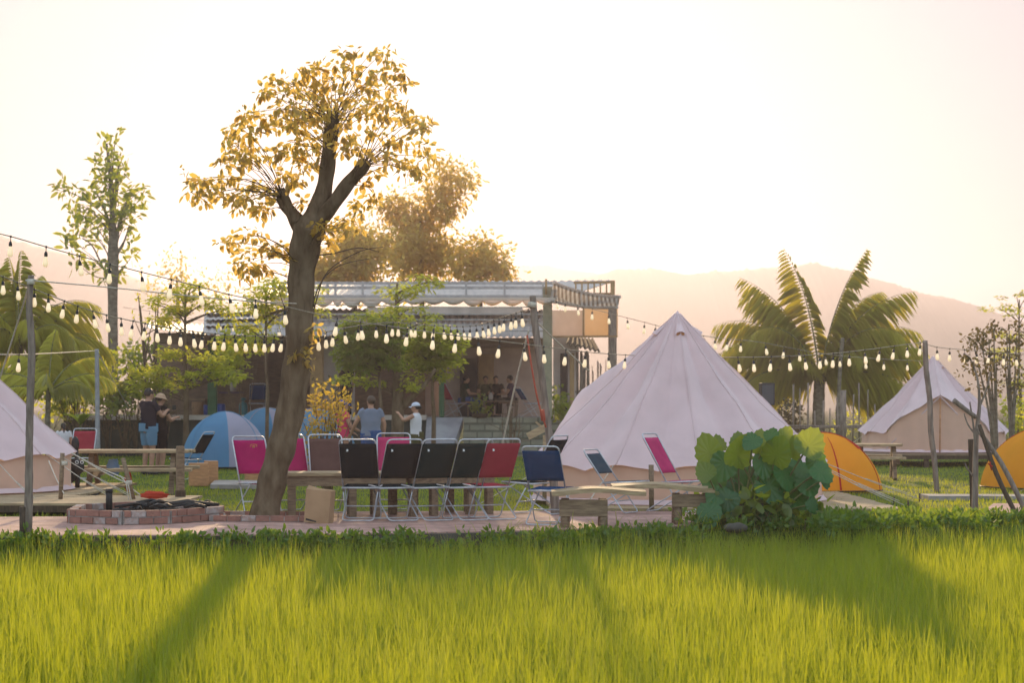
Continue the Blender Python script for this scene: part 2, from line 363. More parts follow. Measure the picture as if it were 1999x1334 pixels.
# haze over everything (the sky stays outside)
m = bpy.data.materials.new('haze'); m.use_nodes = True; t = m.node_tree; t.nodes.remove(t.nodes['Principled BSDF'])
pv = t.nodes.new('ShaderNodeVolumePrincipled'); pv.inputs['Color'].default_value = (.385, .375, .48, 1)
pv.inputs['Density'].default_value = .0008; pv.inputs['Anisotropy'].default_value = .66
t.links.new(pv.outputs[0], t.nodes['Material Output'].inputs['Volume'])
hz = MB().box((0, 830, 54.5), (1400, 1720, 113)).build('haze', m); hz['kind'] = 'stuff'
hz['label'] = 'thin warm evening haze lying over the camp and hills'; hz['category'] = 'haze'; hz.display_type = 'WIRE'

# rice: hills of tillers, each blade bent outward
def blades(name, P, h, wd, lean, mat, segs=(0, .4, .75, 1.0), widths=(1, .9, .6, 0)):
    n = len(P); a = RNG.random(n)*2*PI; b = a+RNG.normal(0, .6, n)+PI/2
    dx = np.stack([np.cos(a), np.sin(a), 0*a], -1); sx = np.stack([np.cos(b), np.sin(b), 0*b], -1)
    rows = []
    for t_, w_ in zip(segs, widths):
        c = P+np.array([0, 0, 1.0])*(h*t_*(1-.25*np.abs(lean)*t_))[:, None]+dx*(h*lean*t_**2)[:, None]
        if w_ > 0: rows += [c-sx*(wd*w_/2)[:, None], c+sx*(wd*w_/2)[:, None]]
        else: rows += [c]
    V = np.stack(rows, 1).reshape(-1, 3); k = len(rows); bb = np.arange(n)[:, None]*k
    nq = (k-1)//2-1; fs = []
    if nq: fs.append(np.concatenate([bb+np.array([[2*i, 2*i+1, 2*i+3, 2*i+2]]) for i in range(nq)]))
    fs.append(bb+np.array([[k-3, k-2, k-1]]))
    return npmesh(name, V, fs, mat)
def rice_field():
    hills = []
    y = 8.4
    while y < 23.3:
        hw = y*.257+2.2; sp = .125; n = int(2*hw/sp)
        x = np.linspace(-hw, hw, n)+RNG.normal(0, .045, n)+((int(y*7) % 2)*.07); yy = y+RNG.normal(0, .05, n)
        ok = yy < front(x)-.12
        hills.append(np.stack([x[ok], yy[ok]], -1)); y += .125
    H = np.concatenate(hills); gap = np.sin(H[:, 0]*2.3+np.sin(H[:, 1]*1.9)*2)*np.sin(H[:, 1]*2.9+np.sin(H[:, 0]*1.3)*2); H = H[RNG.random(len(H)) > .06+.22*np.clip(gap, 0, 1)]; k = 15
    xy = np.repeat(H, k, 0)+RNG.normal(0, .045, (len(H)*k, 2))
    hb = np.repeat(.57+.035*RNG.normal(size=len(H))+.03*np.sin(H[:, 0]*1.7+H[:, 1])*np.sin(H[:, 1]*1.1)+.09*np.clip(1-(front(H[:, 0])-H[:, 1])/2.5, 0, 1), k)
    P = np.concatenate([xy, np.full((len(xy), 1), -.58)], 1)
    h = hb*(.52+.54*RNG.random(len(P))**.75); wd = .0055+.0045*RNG.random(len(P)); lean = .06+.36*RNG.random(len(P))**2
    o = blades('rice', P, h, wd, lean, M['rice']); print('rice blades', len(P))
    tag(o, 'field of upright yellow green young rice filling the foreground', 'rice crop', None, 'stuff')
rice_field()
# ================================================================ paving, weeds, lawn blades
M['paving'] = brickmat('paving', (.50, .30, .25), (.40, .22, .18), (.26, .19, .16), bw=.21, rh=.105, ms=.008, rot=R(38))
M['concrete'] = pm('concrete', (.36, .32, .29), (.24, .21, .19), 5, .9, .4)
M['concretedark'] = pm('dark_concrete', (.10, .09, .075), (.055, .05, .04), 5, .9, .4)  # dark concrete tone for the kerb and the stone
pav = [(-6.5, 21.05), (-4.2, 20.98), (-1.6, 21.15), (.1, 21.75), (1.0, 22.2), (2.0, 22.75), (2.75, 23.4), (2.85, 25.6), (.6, 25.8), (-2.6, 25.6), (-3.6, 24.6), (-6.5, 24.4)]
pv_o = MB().slab(pav, -.1, .028).build('pavement', M['paving']); pv_o['kind'] = 'structure'
e = MB()
for a, b in zip(pav[:6], pav[1:7]): e.beam((a[0], a[1]-.03, -.13), (b[0], b[1]-.03, -.13), .06, .29)
ke = e.build('pavement_kerb', M['concretedark']); ke['kind'] = 'structure'
pth = [(6.2, 29.6), (6.2, 30.3), (10.5, 30.0), (14, 29.6), (14, 29.0), (10.5, 29.4)]
x = MB().slab(pth[::-1], -.05, .045).build('path', M['concrete']); x['kind'] = 'structure'
x = MB().slab([(5.9, 25.0), (9.5, 24.6), (9.5, 27.2), (6.6, 27.3)], -.05, .05).build('pavement', M['paving']); x['kind'] = 'structure'

def inside(P, poly):
    x, y = P[:, 0], P[:, 1]; r = np.zeros(len(P), bool); n = len(poly)
    for i in range(n):
        x1, y1 = poly[i]; x2, y2 = poly[(i+1) % n]
        c = ((y1 > y) != (y2 > y)) & (x < (x2-x1)*(y-y1)/(y2-y1+1e-12)+x1); r ^= c
    return r
def lawn_blades():
    n = 150000; Y = 21+45*RNG.random(n)**1.9; X = (RNG.random(n)*2-1)*(Y*.257+2.5)
    P = np.stack([X, Y], -1)
    ok = (Y > front(X)) & ~inside(P, pav) & ~inside(P, pth) & ~inside(P, [(5.9, 25.0), (9.5, 24.6), (9.5, 27.2), (6.6, 27.3)])
    ok &= ~((np.hypot(X-2.41, Y-29) < 2.2)) & ~((Y > 25) & (Y < 32) & (X < np.where(Y < 27.4, -4.2, -5.95)))
    clump = .5+.5*np.sin(X*3.1+np.sin(Y*2.2)*2)*np.sin(Y*2.7+X)
    P = np.stack([X, Y, camp_z(X, Y)], -1)[ok]; h = (.03+.05*RNG.random(len(P)))*(.6+.8*clump[ok])
    o = blades('lawn_grass', P, h, .006+.006*RNG.random(len(P)), RNG.random(len(P))*.6, M['grass'], (0, .5, 1), (1, .8, 0))
    tag(o, 'short sunlit grass covering the camp lawn', 'lawn grass', None, 'stuff')
lawn_blades()
def weeds():
    "low weeds along the edge between the paving and the rice, thicker to the right"
    cl = []
    for i in range(760):
        x = RNG.uniform(-7, 8.5); dens = (.35+.55*(math.sin(x*2.1)+math.sin(x*5.3+1) > 0)) if x < .8 else 1
        if RNG.random() > dens: continue
        lo = x < 2.0; y = front(x)+(RNG.uniform(-.30, -.04) if lo else RNG.uniform(-.5, .9))
        r = RNG.uniform(.05, .12); cl.append(((x, y, (RNG.uniform(-.30, .015)*(.4+.6*RNG.random()) if lo else float(camp_z(np.array(x), np.array(y)))+r*.7)), (r*1.4, r, r), int(18+RNG.random()*26)))
    for i in range(90):
        x = RNG.uniform(2.0, 5.4); y = RNG.uniform(22.4, 24.4); r = RNG.uniform(.05, .11)
        cl.append(((x, y, r*.6), (r*1.5, r, r), 30))
    P, D, N, L, W = blob_leaves(cl, .07, .018, down=-.5)
    o = leaf_mesh('weeds', P, D, N, L, W, M['weed'], None)
    tag(o, 'low green weeds growing along the edge of the brick paving', 'weeds', None, 'stuff')
    n = 9000; x = RNG.uniform(-7, 9, n); y = front(x)+np.where(RNG.random(n) < .75, RNG.uniform(-.42, -.1, n), RNG.uniform(-.4, .35, n))
    k = ~inside(np.stack([x, y], -1), pav); x, y = x[k], y[k]
    P = np.stack([x, y, camp_z(x, y)], -1); h = (.10+.20*RNG.random(len(P)))*np.where(y < front(x)-.08, 2.2, 1)
    o = blades('edge_grass', P, h, .008+.006*RNG.random(len(P)), .2+RNG.random(len(P))*.7, M['grass'])
    tag(o, 'tall loose grass fringing the paving and the bank', 'grass', None, 'stuff')
weeds()
# ================================================================ bell tents
def ang(a): return Vector((math.cos(a), math.sin(a), 0))
def bell_tent(label, c, rad, H, wall, rot, door=None, dh=1.5, dw=R(24), ropes=(), seams=12, vr=R(-87)):
    root = thing('bell_tent', label, 'tent', c, 'canvas bell tents'); c = Vector(c)
    n = 144; th = [rot+2*PI*i/n for i in range(n)]
    def eave(a):
        k = (a-rot)/(2*PI/seams); s = abs(k-round(k))*2       # 0 at a seam, 1 between seams
        e = .10*rad/2.1; r = rad+.06-.10*s; z = wall+.05-.085*(s**1.6)
        if door is not None:
            d = (a-door+PI) % (2*PI)-PI
            if abs(d) < dw*1.35:
                q = max(0, 1-abs(d)/(dw*1.35)); z = z+(dh-z)*q; r = r+(rad*1.0-r)*q-.02*math.sin(PI*q)
                if q > 0: r = r+.14*q*rad/2.1
        return r, z
    rows = 15; V = []
    for a in th:
        r1, z1 = eave(a); col = []
        k = (a-rot)/(2*PI/seams); s = abs(k-round(k))*2
        for j in range(rows+1):
            t = (j/rows); r = .035+(r1-.035)*t; z = H+(z1-H)*t
            sag = (math.sin(PI*t)*(.03+.085*s)+.016*math.sin(a*7.3+t*9)*math.sin(PI*t)+.010*math.sin(a*31+t*17)*t+.008*math.sin(a*19-t*23)*math.sin(PI*t))*rad/2.1
            col.append(c+ang(a)*(r-sag*.75)+Vector((0, 0, z-sag*.6)))
        V.append(col)
    b = MB(); vs = [p for col in V for p in col]; k = rows+1
    b.add(vs, [(i*k+j, i*k+j+1, ((i+1) % n)*k+j+1, ((i+1) % n)*k+j) for i in range(n) for j in range(rows)], True)
    b.add([c+Vector((0, 0, H+.05))]+[col[0] for col in V], [(0, 1+i, 1+(i+1) % n) for i in range(n)], True)
    roof = b.build('tent_roof', M['canvas'], root)
    b = MB()                                                            # stitched seams
    for i in range(seams):
        a = rot+2*PI*i/seams; col = V[int(round(i*n/seams)) % n]
        b.tube([p+ang(a)*.004 for p in col], .009, 5)
    b.build('seam', M['canvas'], roof)
    b = MB(); wr = []                                                   # wall, hung a little inside the eave
    for a in th+[th[0]]:
        r1, z1 = eave(a); k = (a-rot)/(2*PI/36); f = .012*math.cos(2*PI*(k % 1)); f += .01*math.sin(a*23)
        wr.append([c+ang(a)*(min(r1, rad+.02)-.06+f*u)+Vector((0, 0, (z1-.005)*(1-u)+.006*u)) if True else None for u in (0, .25, .5, .75, 1)])
    b.sheet(wr); b.build('tent_wall', M['canvaswall'], root)
    b = MB(); b.sheet([[c+ang(a)*(rad-.05)+Vector((0, 0, .08)), c+ang(a)*(rad+.01)+Vector((0, 0, .015))] for a in th+[th[0]]])
    b.build('mud_flap', M['canvas'], root)
    for i in range(4):                                                   # hooded vents near the top
        a = vr+2*PI*i/4; t = .135; p = c+ang(a)*(rad*t)+Vector((0, 0, H+(wall-H)*t))
        dn = (ang(a)*rad+Vector((0, 0, wall-H))).normalized(); sd = Vector((-math.sin(a), math.cos(a), 0)); out = sd.cross(dn).normalized()
        if out.z < 0: out = -out
        b = MB(); rws = []
        for u in range(5):
            q = u/4; wv = .03+.055*q
            rws.append([p+dn*(-.20+.24*q)*rad/2.1+sd*wv*rad/2.1*x+out*(.012+.065*q*(1-x*x))*rad/2.1 for x in (-1, -.6, -.2, .2, .6, 1)])
        b.sheet(rws); vt = b.build('vent_hood', M['canvas'], root)
        b = MB(); b.box(p+dn*.03*rad/2.1+out*.02, (.11*rad/2.1, .012, .04), rz=a+PI/2); b.build('vent_opening', M['venthole'], vt)
    if door is not None:
        a = door; pk = c+ang(a)*(rad*1.05)+Vector((0, 0, dh-.03))
        b = MB(); b.tube([pk+Vector((0, 0, .0)), c+ang(a)*(rad*1.0)+Vector((0, 0, .02))], .014*rad/1.8, 6); b.build('door_zip', M['zip'], root)
        b = MB()
        for sgn in (-1, 1):
            b.tube([pk, c+ang(a+sgn*dw*1.2)*(rad*1.0)+Vector((0, 0, .1))], .016, 6)
        b.build('door_pole', M['canvas'], root)
    for a, dist, zg in ropes:                                            # guy ropes with their pegs
        r1, z1 = eave(a); p0 = c+ang(a)*r1+Vector((0, 0, z1)); p1 = c+ang(a)*(r1+dist); p1.z = zg
        b = MB(); b.tube([p0, p0.lerp(p1, .5)-Vector((0, 0, .012)), p1], .006, 5)
        q = p0.lerp(p1, .45); b.tube([q, p1.lerp(p0, .12)+Vector((.03, 0, .01))], .005, 5)
        g = b.build('guy_rope', M['rope'], root)
        b = MB(); b.tube([p1+Vector((0, 0, .09)), p1-Vector((0, 0, .06))], .012, 6); b.build('peg', M['wooddark'], g)
    return root
M['venthole'] = cloth('orange_vent_cloth', (.70, .42, .22), (.9, .5, .2), .5)  # orange translucent cloth set under each vent hood
M['zip'] = pm('orange_strap', (.62, .26, .10), (.4, .16, .06), 12, .8)
bell_tent('large pale bell tent with a hooded peak behind the low table and big leaved plant', (2.41, 29.0, .03), 2.14, 2.70, .50, R(-90)+R(15)*.2, door=R(124), dh=1.66,
          ropes=[(R(-12), 1.0, 0), (R(-30), 1.3, 0), (R(8), 1.5, 0), (R(-150), 1.2, 0), (R(-118), 1.0, 0)])
bell_tent('bell tent cut off by the left edge on the wooden deck behind the bent pole', (-8.56, 29.0, .16), 2.14, 2.66, .50, R(-88), ropes=[(R(-24), 1.3, -.0), (R(-10), 1.2, 0), (R(-48), 1.4, 0)])
bell_tent('far bell tent with a closed arched door on a raised deck at the right', at(1822, 879, 47.5)[:2]+(.30,) if False else (10.05, 47.5, .29), 1.72, 2.24, .44, R(-97), door=R(-97), vr=R(-52), dh=1.34, dw=R(36), ropes=[(R(-20), 1.1, 0), (R(-170), 1.1, 0)])
def deck(label, x0, x1, y0, y1, z, boards=14, leg=.12, along='x', mat='woodlight', cut=None):
    root = thing('wooden_deck', label, 'deck', ((x0+x1)/2, (y0+y1)/2, 0), 'board decks under the tents')
    b = MB(); n = boards; 
    for i in range(n):
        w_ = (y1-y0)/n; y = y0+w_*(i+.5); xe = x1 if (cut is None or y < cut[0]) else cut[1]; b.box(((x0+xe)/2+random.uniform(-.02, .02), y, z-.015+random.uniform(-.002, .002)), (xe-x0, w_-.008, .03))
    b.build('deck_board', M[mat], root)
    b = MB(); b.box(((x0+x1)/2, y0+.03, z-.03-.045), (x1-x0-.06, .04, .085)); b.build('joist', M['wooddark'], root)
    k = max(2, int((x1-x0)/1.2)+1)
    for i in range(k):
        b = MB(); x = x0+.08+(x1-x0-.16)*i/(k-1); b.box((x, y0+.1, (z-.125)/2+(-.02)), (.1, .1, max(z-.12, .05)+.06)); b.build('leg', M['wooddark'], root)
    return root
deck('low board deck under the tent at the left edge', -9.6, -4.24, 25.2, 31.8, .155, 22, cut=(27.3, -6.0))
deck('thin board deck edge showing right of the large bell tent', .5, 5.15, 26.2, 31.4, .035, 18)
deck('grey raised deck carrying the far bell tent', 7.9, 12.4, 45.2, 49.8, .28, 10, mat='wood')

# ================================================================ trees
def tree(name, label, cat, base, trunks, clumps, leafmat_, L, W, bark='bark', twigs=None, group=None, down=.3, flat=0.0, extra=None, droop=.15, crom_n=5, nt_=10):
    root = thing(name, label, cat, base, group)
    b = MB()
    for pts, rad in trunks:
        P = crom(pts, crom_n); rr = np.interp(np.linspace(0, len(pts)-1, len(P)), range(len(pts)), rad)
        rr = [r*(1+.05*math.sin(i*.45+r*20)) for i, r in enumerate(rr)]
        b.tube(P, rr, nt_, rough=.07 if nt_ > 12 else 0)
    if twigs:
        b.m = 1
        for pts, r0, r1 in twigs:
            P = crom(pts, 4); b.tube(P, list(np.linspace(r0, r1, len(P))), 5)
    b.build('trunk', [M[bark], M['twig' if bark != 'palebark' else 'palebark']], root)
    P, D, N, Ls, Ws = blob_leaves(clumps, L, W, down=down, flat=flat)
    leaf_mesh('crown', P, D, N, Ls, Ws, M[leafmat_], root, droop=droop)
    return root
def zpx(zx, zy): return 350+zx/2.668, 60+zy/2.668
def main_tree():
    Y = 23.8; s = Y/F
    T = lambda rows, dy=0: ([at(a, b, Y+dy*(i/(len(rows)-1))) for i, (a, b, c) in enumerate(rows)], [c*s/2 for a, b, c in rows])
    trunks = [T([(509, 1030, 66), (516, 1005, 56), (526, 960, 53), (538, 915, 53), (551, 870, 53), (564, 820, 54), (573, 760, 54), (580, 700, 54), (585, 640, 52), (588, 580, 50), (590, 530, 52), (596, 480, 60), (604, 450, 62), (616, 420, 44), (630, 380, 33), (638, 340, 30), (643, 295, 29), (647, 255, 28), (650, 224, 27)]),
              T([(604, 452, 36), (628, 425, 31), (652, 395, 28), (680, 358, 26), (704, 332, 25), (716, 316, 23)], -.25),
              T([(600, 465, 40), (585, 440, 34), (570, 418, 26), (556, 400, 22), (548, 386, 20)], .2),
              T([(578, 436, 20), (566, 405, 15), (556, 382, 13), (551, 370, 11)], .1)]
    Z = [(860,120),(920,100),(1000,110),(1060,110),(1110,150),(820,180),(900,190),(960,210),(1020,230),(1090,220),(1150,220),(1180,280),(640,200),(700,200),(740,200),(500,250),(560,260),(620,270),(680,260),(740,270),(800,260),(430,320),(490,310),(540,330),(600,310),(660,320),(720,320),(880,250),(960,280),(1010,310),(1100,300),(790,350),(870,350),(940,370),(1050,380),(1120,370),(1170,400),(560,380),(600,400),(640,410),(690,420),(730,380),(520,400),(340,430),(380,430),(450,450),(280,510),(330,510),(370,540),(430,500),(500,500),(550,470),(600,480),(610,520),(640,460),(700,460),(890,430),(950,430),(1010,430),(1080,440),(1150,450),(1220,460),(1270,470),(1300,500),(1250,510),(880,540),(940,560),(1000,530),(1060,540),(1110,580),(1170,580),(1270,610),(1310,660),(250,580),(290,590),(380,590),(260,650),(330,640),(390,640),(230,690),(290,690),(350,680),(540,600),(590,600),(640,590),(690,560),(730,560),(500,650),(560,650),(620,660),(660,700),(700,690),(690,620),(850,620),(910,600),(960,640),(1040,630),(1090,660),(1150,680),(1200,690),(1230,720),(1280,750),(1180,730),(1020,740),(960,800),(1020,860),(70,780),(120,780),(180,790),(230,770),(280,770),(80,840),(120,880),(170,850),(210,860),(270,860),(320,860),(360,880),(290,910),(410,930),(440,820),(470,850),(380,810),(450,940),(560,750),(590,790),(600,770),(640,890),(680,910),(930,910),(940,940),(860,1000),(900,1030),(790,1000),(740,1010),(760,1040),(790,1100),(230,1110),(280,1090),(350,1060),(400,1060),(350,1150),(440,1130),(480,1120),(490,1150),(300,1210),(350,1220),(400,1220),(440,1250),(540,1140),(340,1270),(780,420),(800,470),(770,520),(850,480),(800,400)]
    anchors = [(551, 380, .15, 'l'), (556, 400, .15, 'l'), (650, 232, 0, 't'), (645, 280, 0, 't'), (640, 330, 0, 't'), (714, 320, -.25, 'r'), (690, 350, -.2, 'r'), (588, 500, 0, 'b'), (590, 545, 0, 'b')]
    clumps, twigs = [], []; rr = random.Random(3)
    for zx, zy in Z:
        px, py = zpx(zx, zy); dy = rr.gauss(0, .55)
        # the limb that carries this clump: below it, towards the middle
        best = min(anchors, key=lambda a: math.hypot(px-a[0], py-a[1])+(120 if a[1] < py-25 else 0)+(60 if (a[3] == 'l' and px > 620) or (a[3] == 'r' and px < 640) else 0))
        c = at(px, py, Y+dy); r = .085+.03*rr.random()
        clumps.append((c, (r*1.15, r*1.1, r*.75), int(16+8*rr.random())))
        if rr.random() < .2: clumps.append((at(px+rr.gauss(0, 10), py+rr.gauss(0, 9), Y+rr.gauss(0, .7)), .12, 8))
        nx_ = {'l': (14, -60, .25), 't': (-22, 150, 0), 'r': (-70, 85, .1), 'b': (-6, 60, 0)}[best[3]]; u = rr.random()**1.6*.8
        a = at(best[0]+nx_[0]*u*.6, best[1]+abs(nx_[1])*u*.6, Y+best[2]); mid = a.lerp(c, .5)+Vector((rr.gauss(0, .05), 0, .10*(c-a).length))
        twigs.append(([a, mid, c], .0065, .0025))
    for pts in ([(588, 640), (560, 610), (545, 570)], [(600, 660), (618, 585), (640, 530), (700, 492), (748, 482)], [(600, 640), (622, 560), (660, 520), (720, 505)], [(596, 590), (612, 520), (618, 470), (640, 450)], [(604, 500), (650, 495), (700, 484), (740, 492)], [(575, 520), (545, 500), (520, 470)], [(590, 560), (612, 600), (607, 520), (604, 480)]):
        twigs.append(([at(a, b, Y-.05) for a, b in pts], .011, .004))
    for px, py in ((592, 690), (598, 705), (575, 690), (612, 645)): clumps.append((at(px, py, Y-.15), .12, 14))
    return tree('big_tree', 'tall leaning tree with a lopped forked trunk and sparse glowing crown before the chairs', 'tree', (at(508, 1024, Y).x, Y, 0), trunks, clumps, 'treeleaf', .09, .026, twigs=twigs, down=.55, nt_=26, crom_n=10)
main_tree()
def slim_tree():
    Y = 58; s = Y/F; rr = random.Random(5)
    T = lambda rows: ([at(a, b, Y) for a, b, c in rows], [c*s/2 for a, b, c in rows])
    trunks = [T([(223, 893, 21), (222, 800, 19), (221, 700, 18), (220, 600, 19), (220, 540, 23), (221, 490, 20), (220, 440, 13), (219, 400, 11), (217, 360, 9), (213, 320, 7), (208, 280, 4)]),
              T([(222, 500, 12), (230, 450, 8), (240, 415, 6), (252, 380, 4)]), T([(220, 480, 10), (214, 440, 7), (200, 400, 5), (190, 380, 3)]), T([(221, 420, 8), (228, 370, 6), (231, 330, 4), (229, 300, 3)]),
              T([(216, 550, 6), (200, 520, 4), (180, 480, 3), (160, 465, 2)]), T([(226, 500, 7), (243, 470, 4), (252, 440, 2)])]
    Z = [(595,120),(520,180),(490,190),(550,210),(655,265),(500,330),(530,350),(480,370),(600,350),(640,330),(620,390),(440,350),(490,420),(530,440),(590,430),(650,450),(400,480),(450,500),(510,500),(560,500),(640,520),(530,560),(490,560),(170,510),(140,550),(200,560),(240,570),(230,640),(330,600),(370,600),(350,690),(330,730),(400,690),(450,660),(460,640),(360,770),(420,790),(450,780),(480,740),(310,770),(240,740),(560,600),(520,620),(690,600),(740,590),(780,580),(720,640),(660,660),(770,660),(800,620),(690,700),(740,720),(640,710),(620,760),(680,760),(720,770),(590,790),(640,820),(560,830),(500,850),(540,870),(440,890),(390,890),(340,860),(290,890),(270,870),(660,850),(700,850),(430,980),(470,960),(330,960),(280,970),(210,1000),(190,960),(230,1040),(320,1030),(700,960),(690,1010),(720,1090),(630,1070),(560,1180),(500,1230),(540,1250),(640,1240),(620,1200),(420,1190),(390,1210),(280,1150),(480,1200),(580,1270)]
    cl = [(at(80+x/4.042, 230+y/4.042, Y+rr.gauss(0, .8)), .22, 9) for x, y in Z]
    tw = [([at(220, min(545, py_+70), Y), at((220+px_)/2, py_+25, Y), at(px_, py_, Y)], .02, .008) for px_, py_ in [(80+x/4.042, 230+y/4.042) for x, y in Z[::3]]]
    tree('slim_tree', 'tall slim tree with bunched upright leaves behind the hanging bulbs at the left', 'tree', (at(223, 0, Y).x, Y, 0), trunks, cl, 'slimleaf', .27, .055, bark='palebark', twigs=tw, down=-.1)
slim_tree()
def tower_tree(label, Y, base, blobs, leaf='goldleaf', L=.22, W=.05, n=60, trunks=None, group='trees behind the shelter', name='feathery_tree', flat=0.0, down=.3, spread=.55):
    rr = random.Random(int(base*7)); cl = []
    for px, py, r in blobs:                                  # r in photo pixels
        k = max(3, int(r*r/55))
        for i in range(k):
            a = rr.random()*2*PI; q = r*math.sqrt(rr.random())
            cl.append((at(px+q*math.cos(a), py+q*math.sin(a)*.9, Y+rr.gauss(0, r*Y/F*.8)), spread*Y/70*(.6+.8*rr.random()), n))
    tr = trunks or [([at(base, 890, Y), at(base+5, 700, Y), at(base, sum(b for a, b, c in blobs)/len(blobs), Y)], [9*Y/F, 7*Y/F, 2*Y/F])]
    return tree(name, label, 'tree', (at(base, 0, Y).x, Y, -.5), tr, cl, leaf, L, W, group=group, flat=flat, down=down)
tower_tree('tall feathery tree drooping to the right above the shelter roof', 84, 820, [(888, 352, 26), (868, 338, 18), (860, 380, 30), (845, 420, 30), (880, 420, 14), (835, 470, 42), (800, 430, 26), (775, 420, 22), (780, 480, 45), (820, 520, 50), (870, 500, 20), (760, 400, 18), (790, 390, 14), (890, 385, 12)], n=40)
tower_tree('dense feathery tree behind the leaning trunk above the shelter roof', 80, 690, [(690, 470, 28), (670, 510, 40), (720, 500, 42), (640, 530, 34), (740, 470, 20), (700, 545, 40), (610, 540, 26)], n=40)
tower_tree('round golden tree at the right end of the tree group over the roof', 82, 935, [(935, 505, 34), (915, 485, 20), (960, 500, 26), (940, 475, 14), (970, 530, 22), (905, 530, 26), (945, 545, 36)], n=36)
tower_tree('thin pale feathery tree far behind the hanging bulbs left of the leaning trunk', 110, 345, [(345, 520, 22), (350, 505, 12), (335, 545, 22), (360, 550, 18), (300, 560, 22), (420, 560, 25), (440, 545, 16)], n=10, L=.25, group='trees behind the shelter')
# layered umbrella trees (flat tiers of small lime leaves)
def tier_tree(label, Y, base, ybase, tiers, leaf='limeleaf', tw=14, n=30, name='umbrella_tree', L=.11, W=.032, twx=()):
    rr = random.Random(int(base)); cl, tg = [], []
    for px, py, wpx, hpx, dens in tiers:
        k = max(4, int(wpx*hpx/160*dens))
        for i in range(k):
            a = rr.random()*2*PI; q = math.sqrt(rr.random())
            cl.append((at(px+wpx/2*q*math.cos(a), py+hpx/2*rr.uniform(-1, 1), Y+wpx*Y/F/2*q*math.sin(a)), (.22, .22, .09), n))
        tg.append(([at(base, py+28, Y), at((px+base)/2, py+12, Y), at(px, py, Y)], .025, .01))
        tg.append(([at(base, py+24, Y), at((px+wpx*.3+base)/2, py+8, Y), at(px+wpx*.35, py, Y+.3)], .02, .008))
    top = min(t[1] for t in tiers)
    return tree(name, label, 'tree', (at(base, 0, Y).x, Y, 0), [([at(base, ybase, Y), at(base+2, (ybase+top)/2+30, Y), at(base-1, (ybase+top)/2-20, Y), at(base, top+5, Y)], [tw*Y/F/2, tw*Y/F*.42, tw*Y/F*.3, .02])]+[([at(a, b, Y) for a, b in p], [r*Y/F/2 for r in rs]) for p, rs in twx], cl, leaf, L, W, twigs=tg, group='layered umbrella trees', flat=.7, down=.1)
tier_tree('umbrella tree with dark lower crown and lime top tiers before the shelter', 45, 775, 915, [(840, 548, 60, 14, 1), (790, 568, 100, 20, 1), (770, 600, 120, 24, .6), (800, 628, 150, 26, .7), (690, 742, 60, 14, 1), (805, 745, 50, 26, .7), (720, 750, 60, 10, .5)], tw=28,
          twx=[([(780, 800), (800, 780), (830, 750), (850, 720)], [14, 12, 9, 5])])
tier_tree('dark leafy round crowned tree beside the umbrella tree left part', 44.4, 742, 915, [(705, 660, 95, 60, 2.6), (700, 700, 85, 50, 2.4), (740, 690, 90, 60, 2), (760, 640, 70, 40, 1.5), (700, 630, 70, 30, 1)], leaf='darkleaf', tw=9, name='round_tree', n=26)
tier_tree('mid green leafy tree filling in front of the shelter post left of the bulbs', 46, 845, 915, [(850, 660, 95, 40, 2.4), (860, 695, 85, 44, 2.6), (820, 690, 70, 50, 2), (850, 725, 60, 30, 1.5), (880, 660, 50, 30, 1)], leaf='limeleaf', tw=10, name='round_tree', n=24)
tier_tree('left umbrella tree with yellow tiers above the person in black', 47, 362, 905, [(330,690,70,18,1.3),(400,702,80,18,1.3),(450,735,60,14,1.3),(375,728,80,18,1.2),(300,728,70,24,1.3),(280,757,60,26,1.2),(345,750,80,16,1),(420,722,60,16,1.2),(350,575,60,20,1.3),(400,590,60,20,1.3),(340,605,60,22,1.2),(430,605,50,18,1.2),(375,560,50,16,1.1),(318,625,50,18,1.1),(300,592,40,18,1)], tw=12)
tier_tree('small lime tree close behind the leaning trunk on the left', 46, 520, 905, [(530, 560, 90, 40, 1), (500, 600, 80, 40, .8), (545, 610, 60, 40, .8), (610, 590, 50, 60, .7), (600, 650, 50, 40, .5), (480, 640, 60, 30, .5)], tw=8, name='round_tree', n=26)
tier_tree('pale flat topped tree at the right edge behind the bare sapling', 70, 1990, 905, [(1985, 580, 70, 14, .8), (1950, 602, 70, 14, .8), (1990, 610, 60, 14, .7), (1975, 655, 60, 12, .8), (1970, 690, 80, 24, .8), (1985, 740, 60, 60, .6)], tw=8, L=.16, W=.04, n=20)
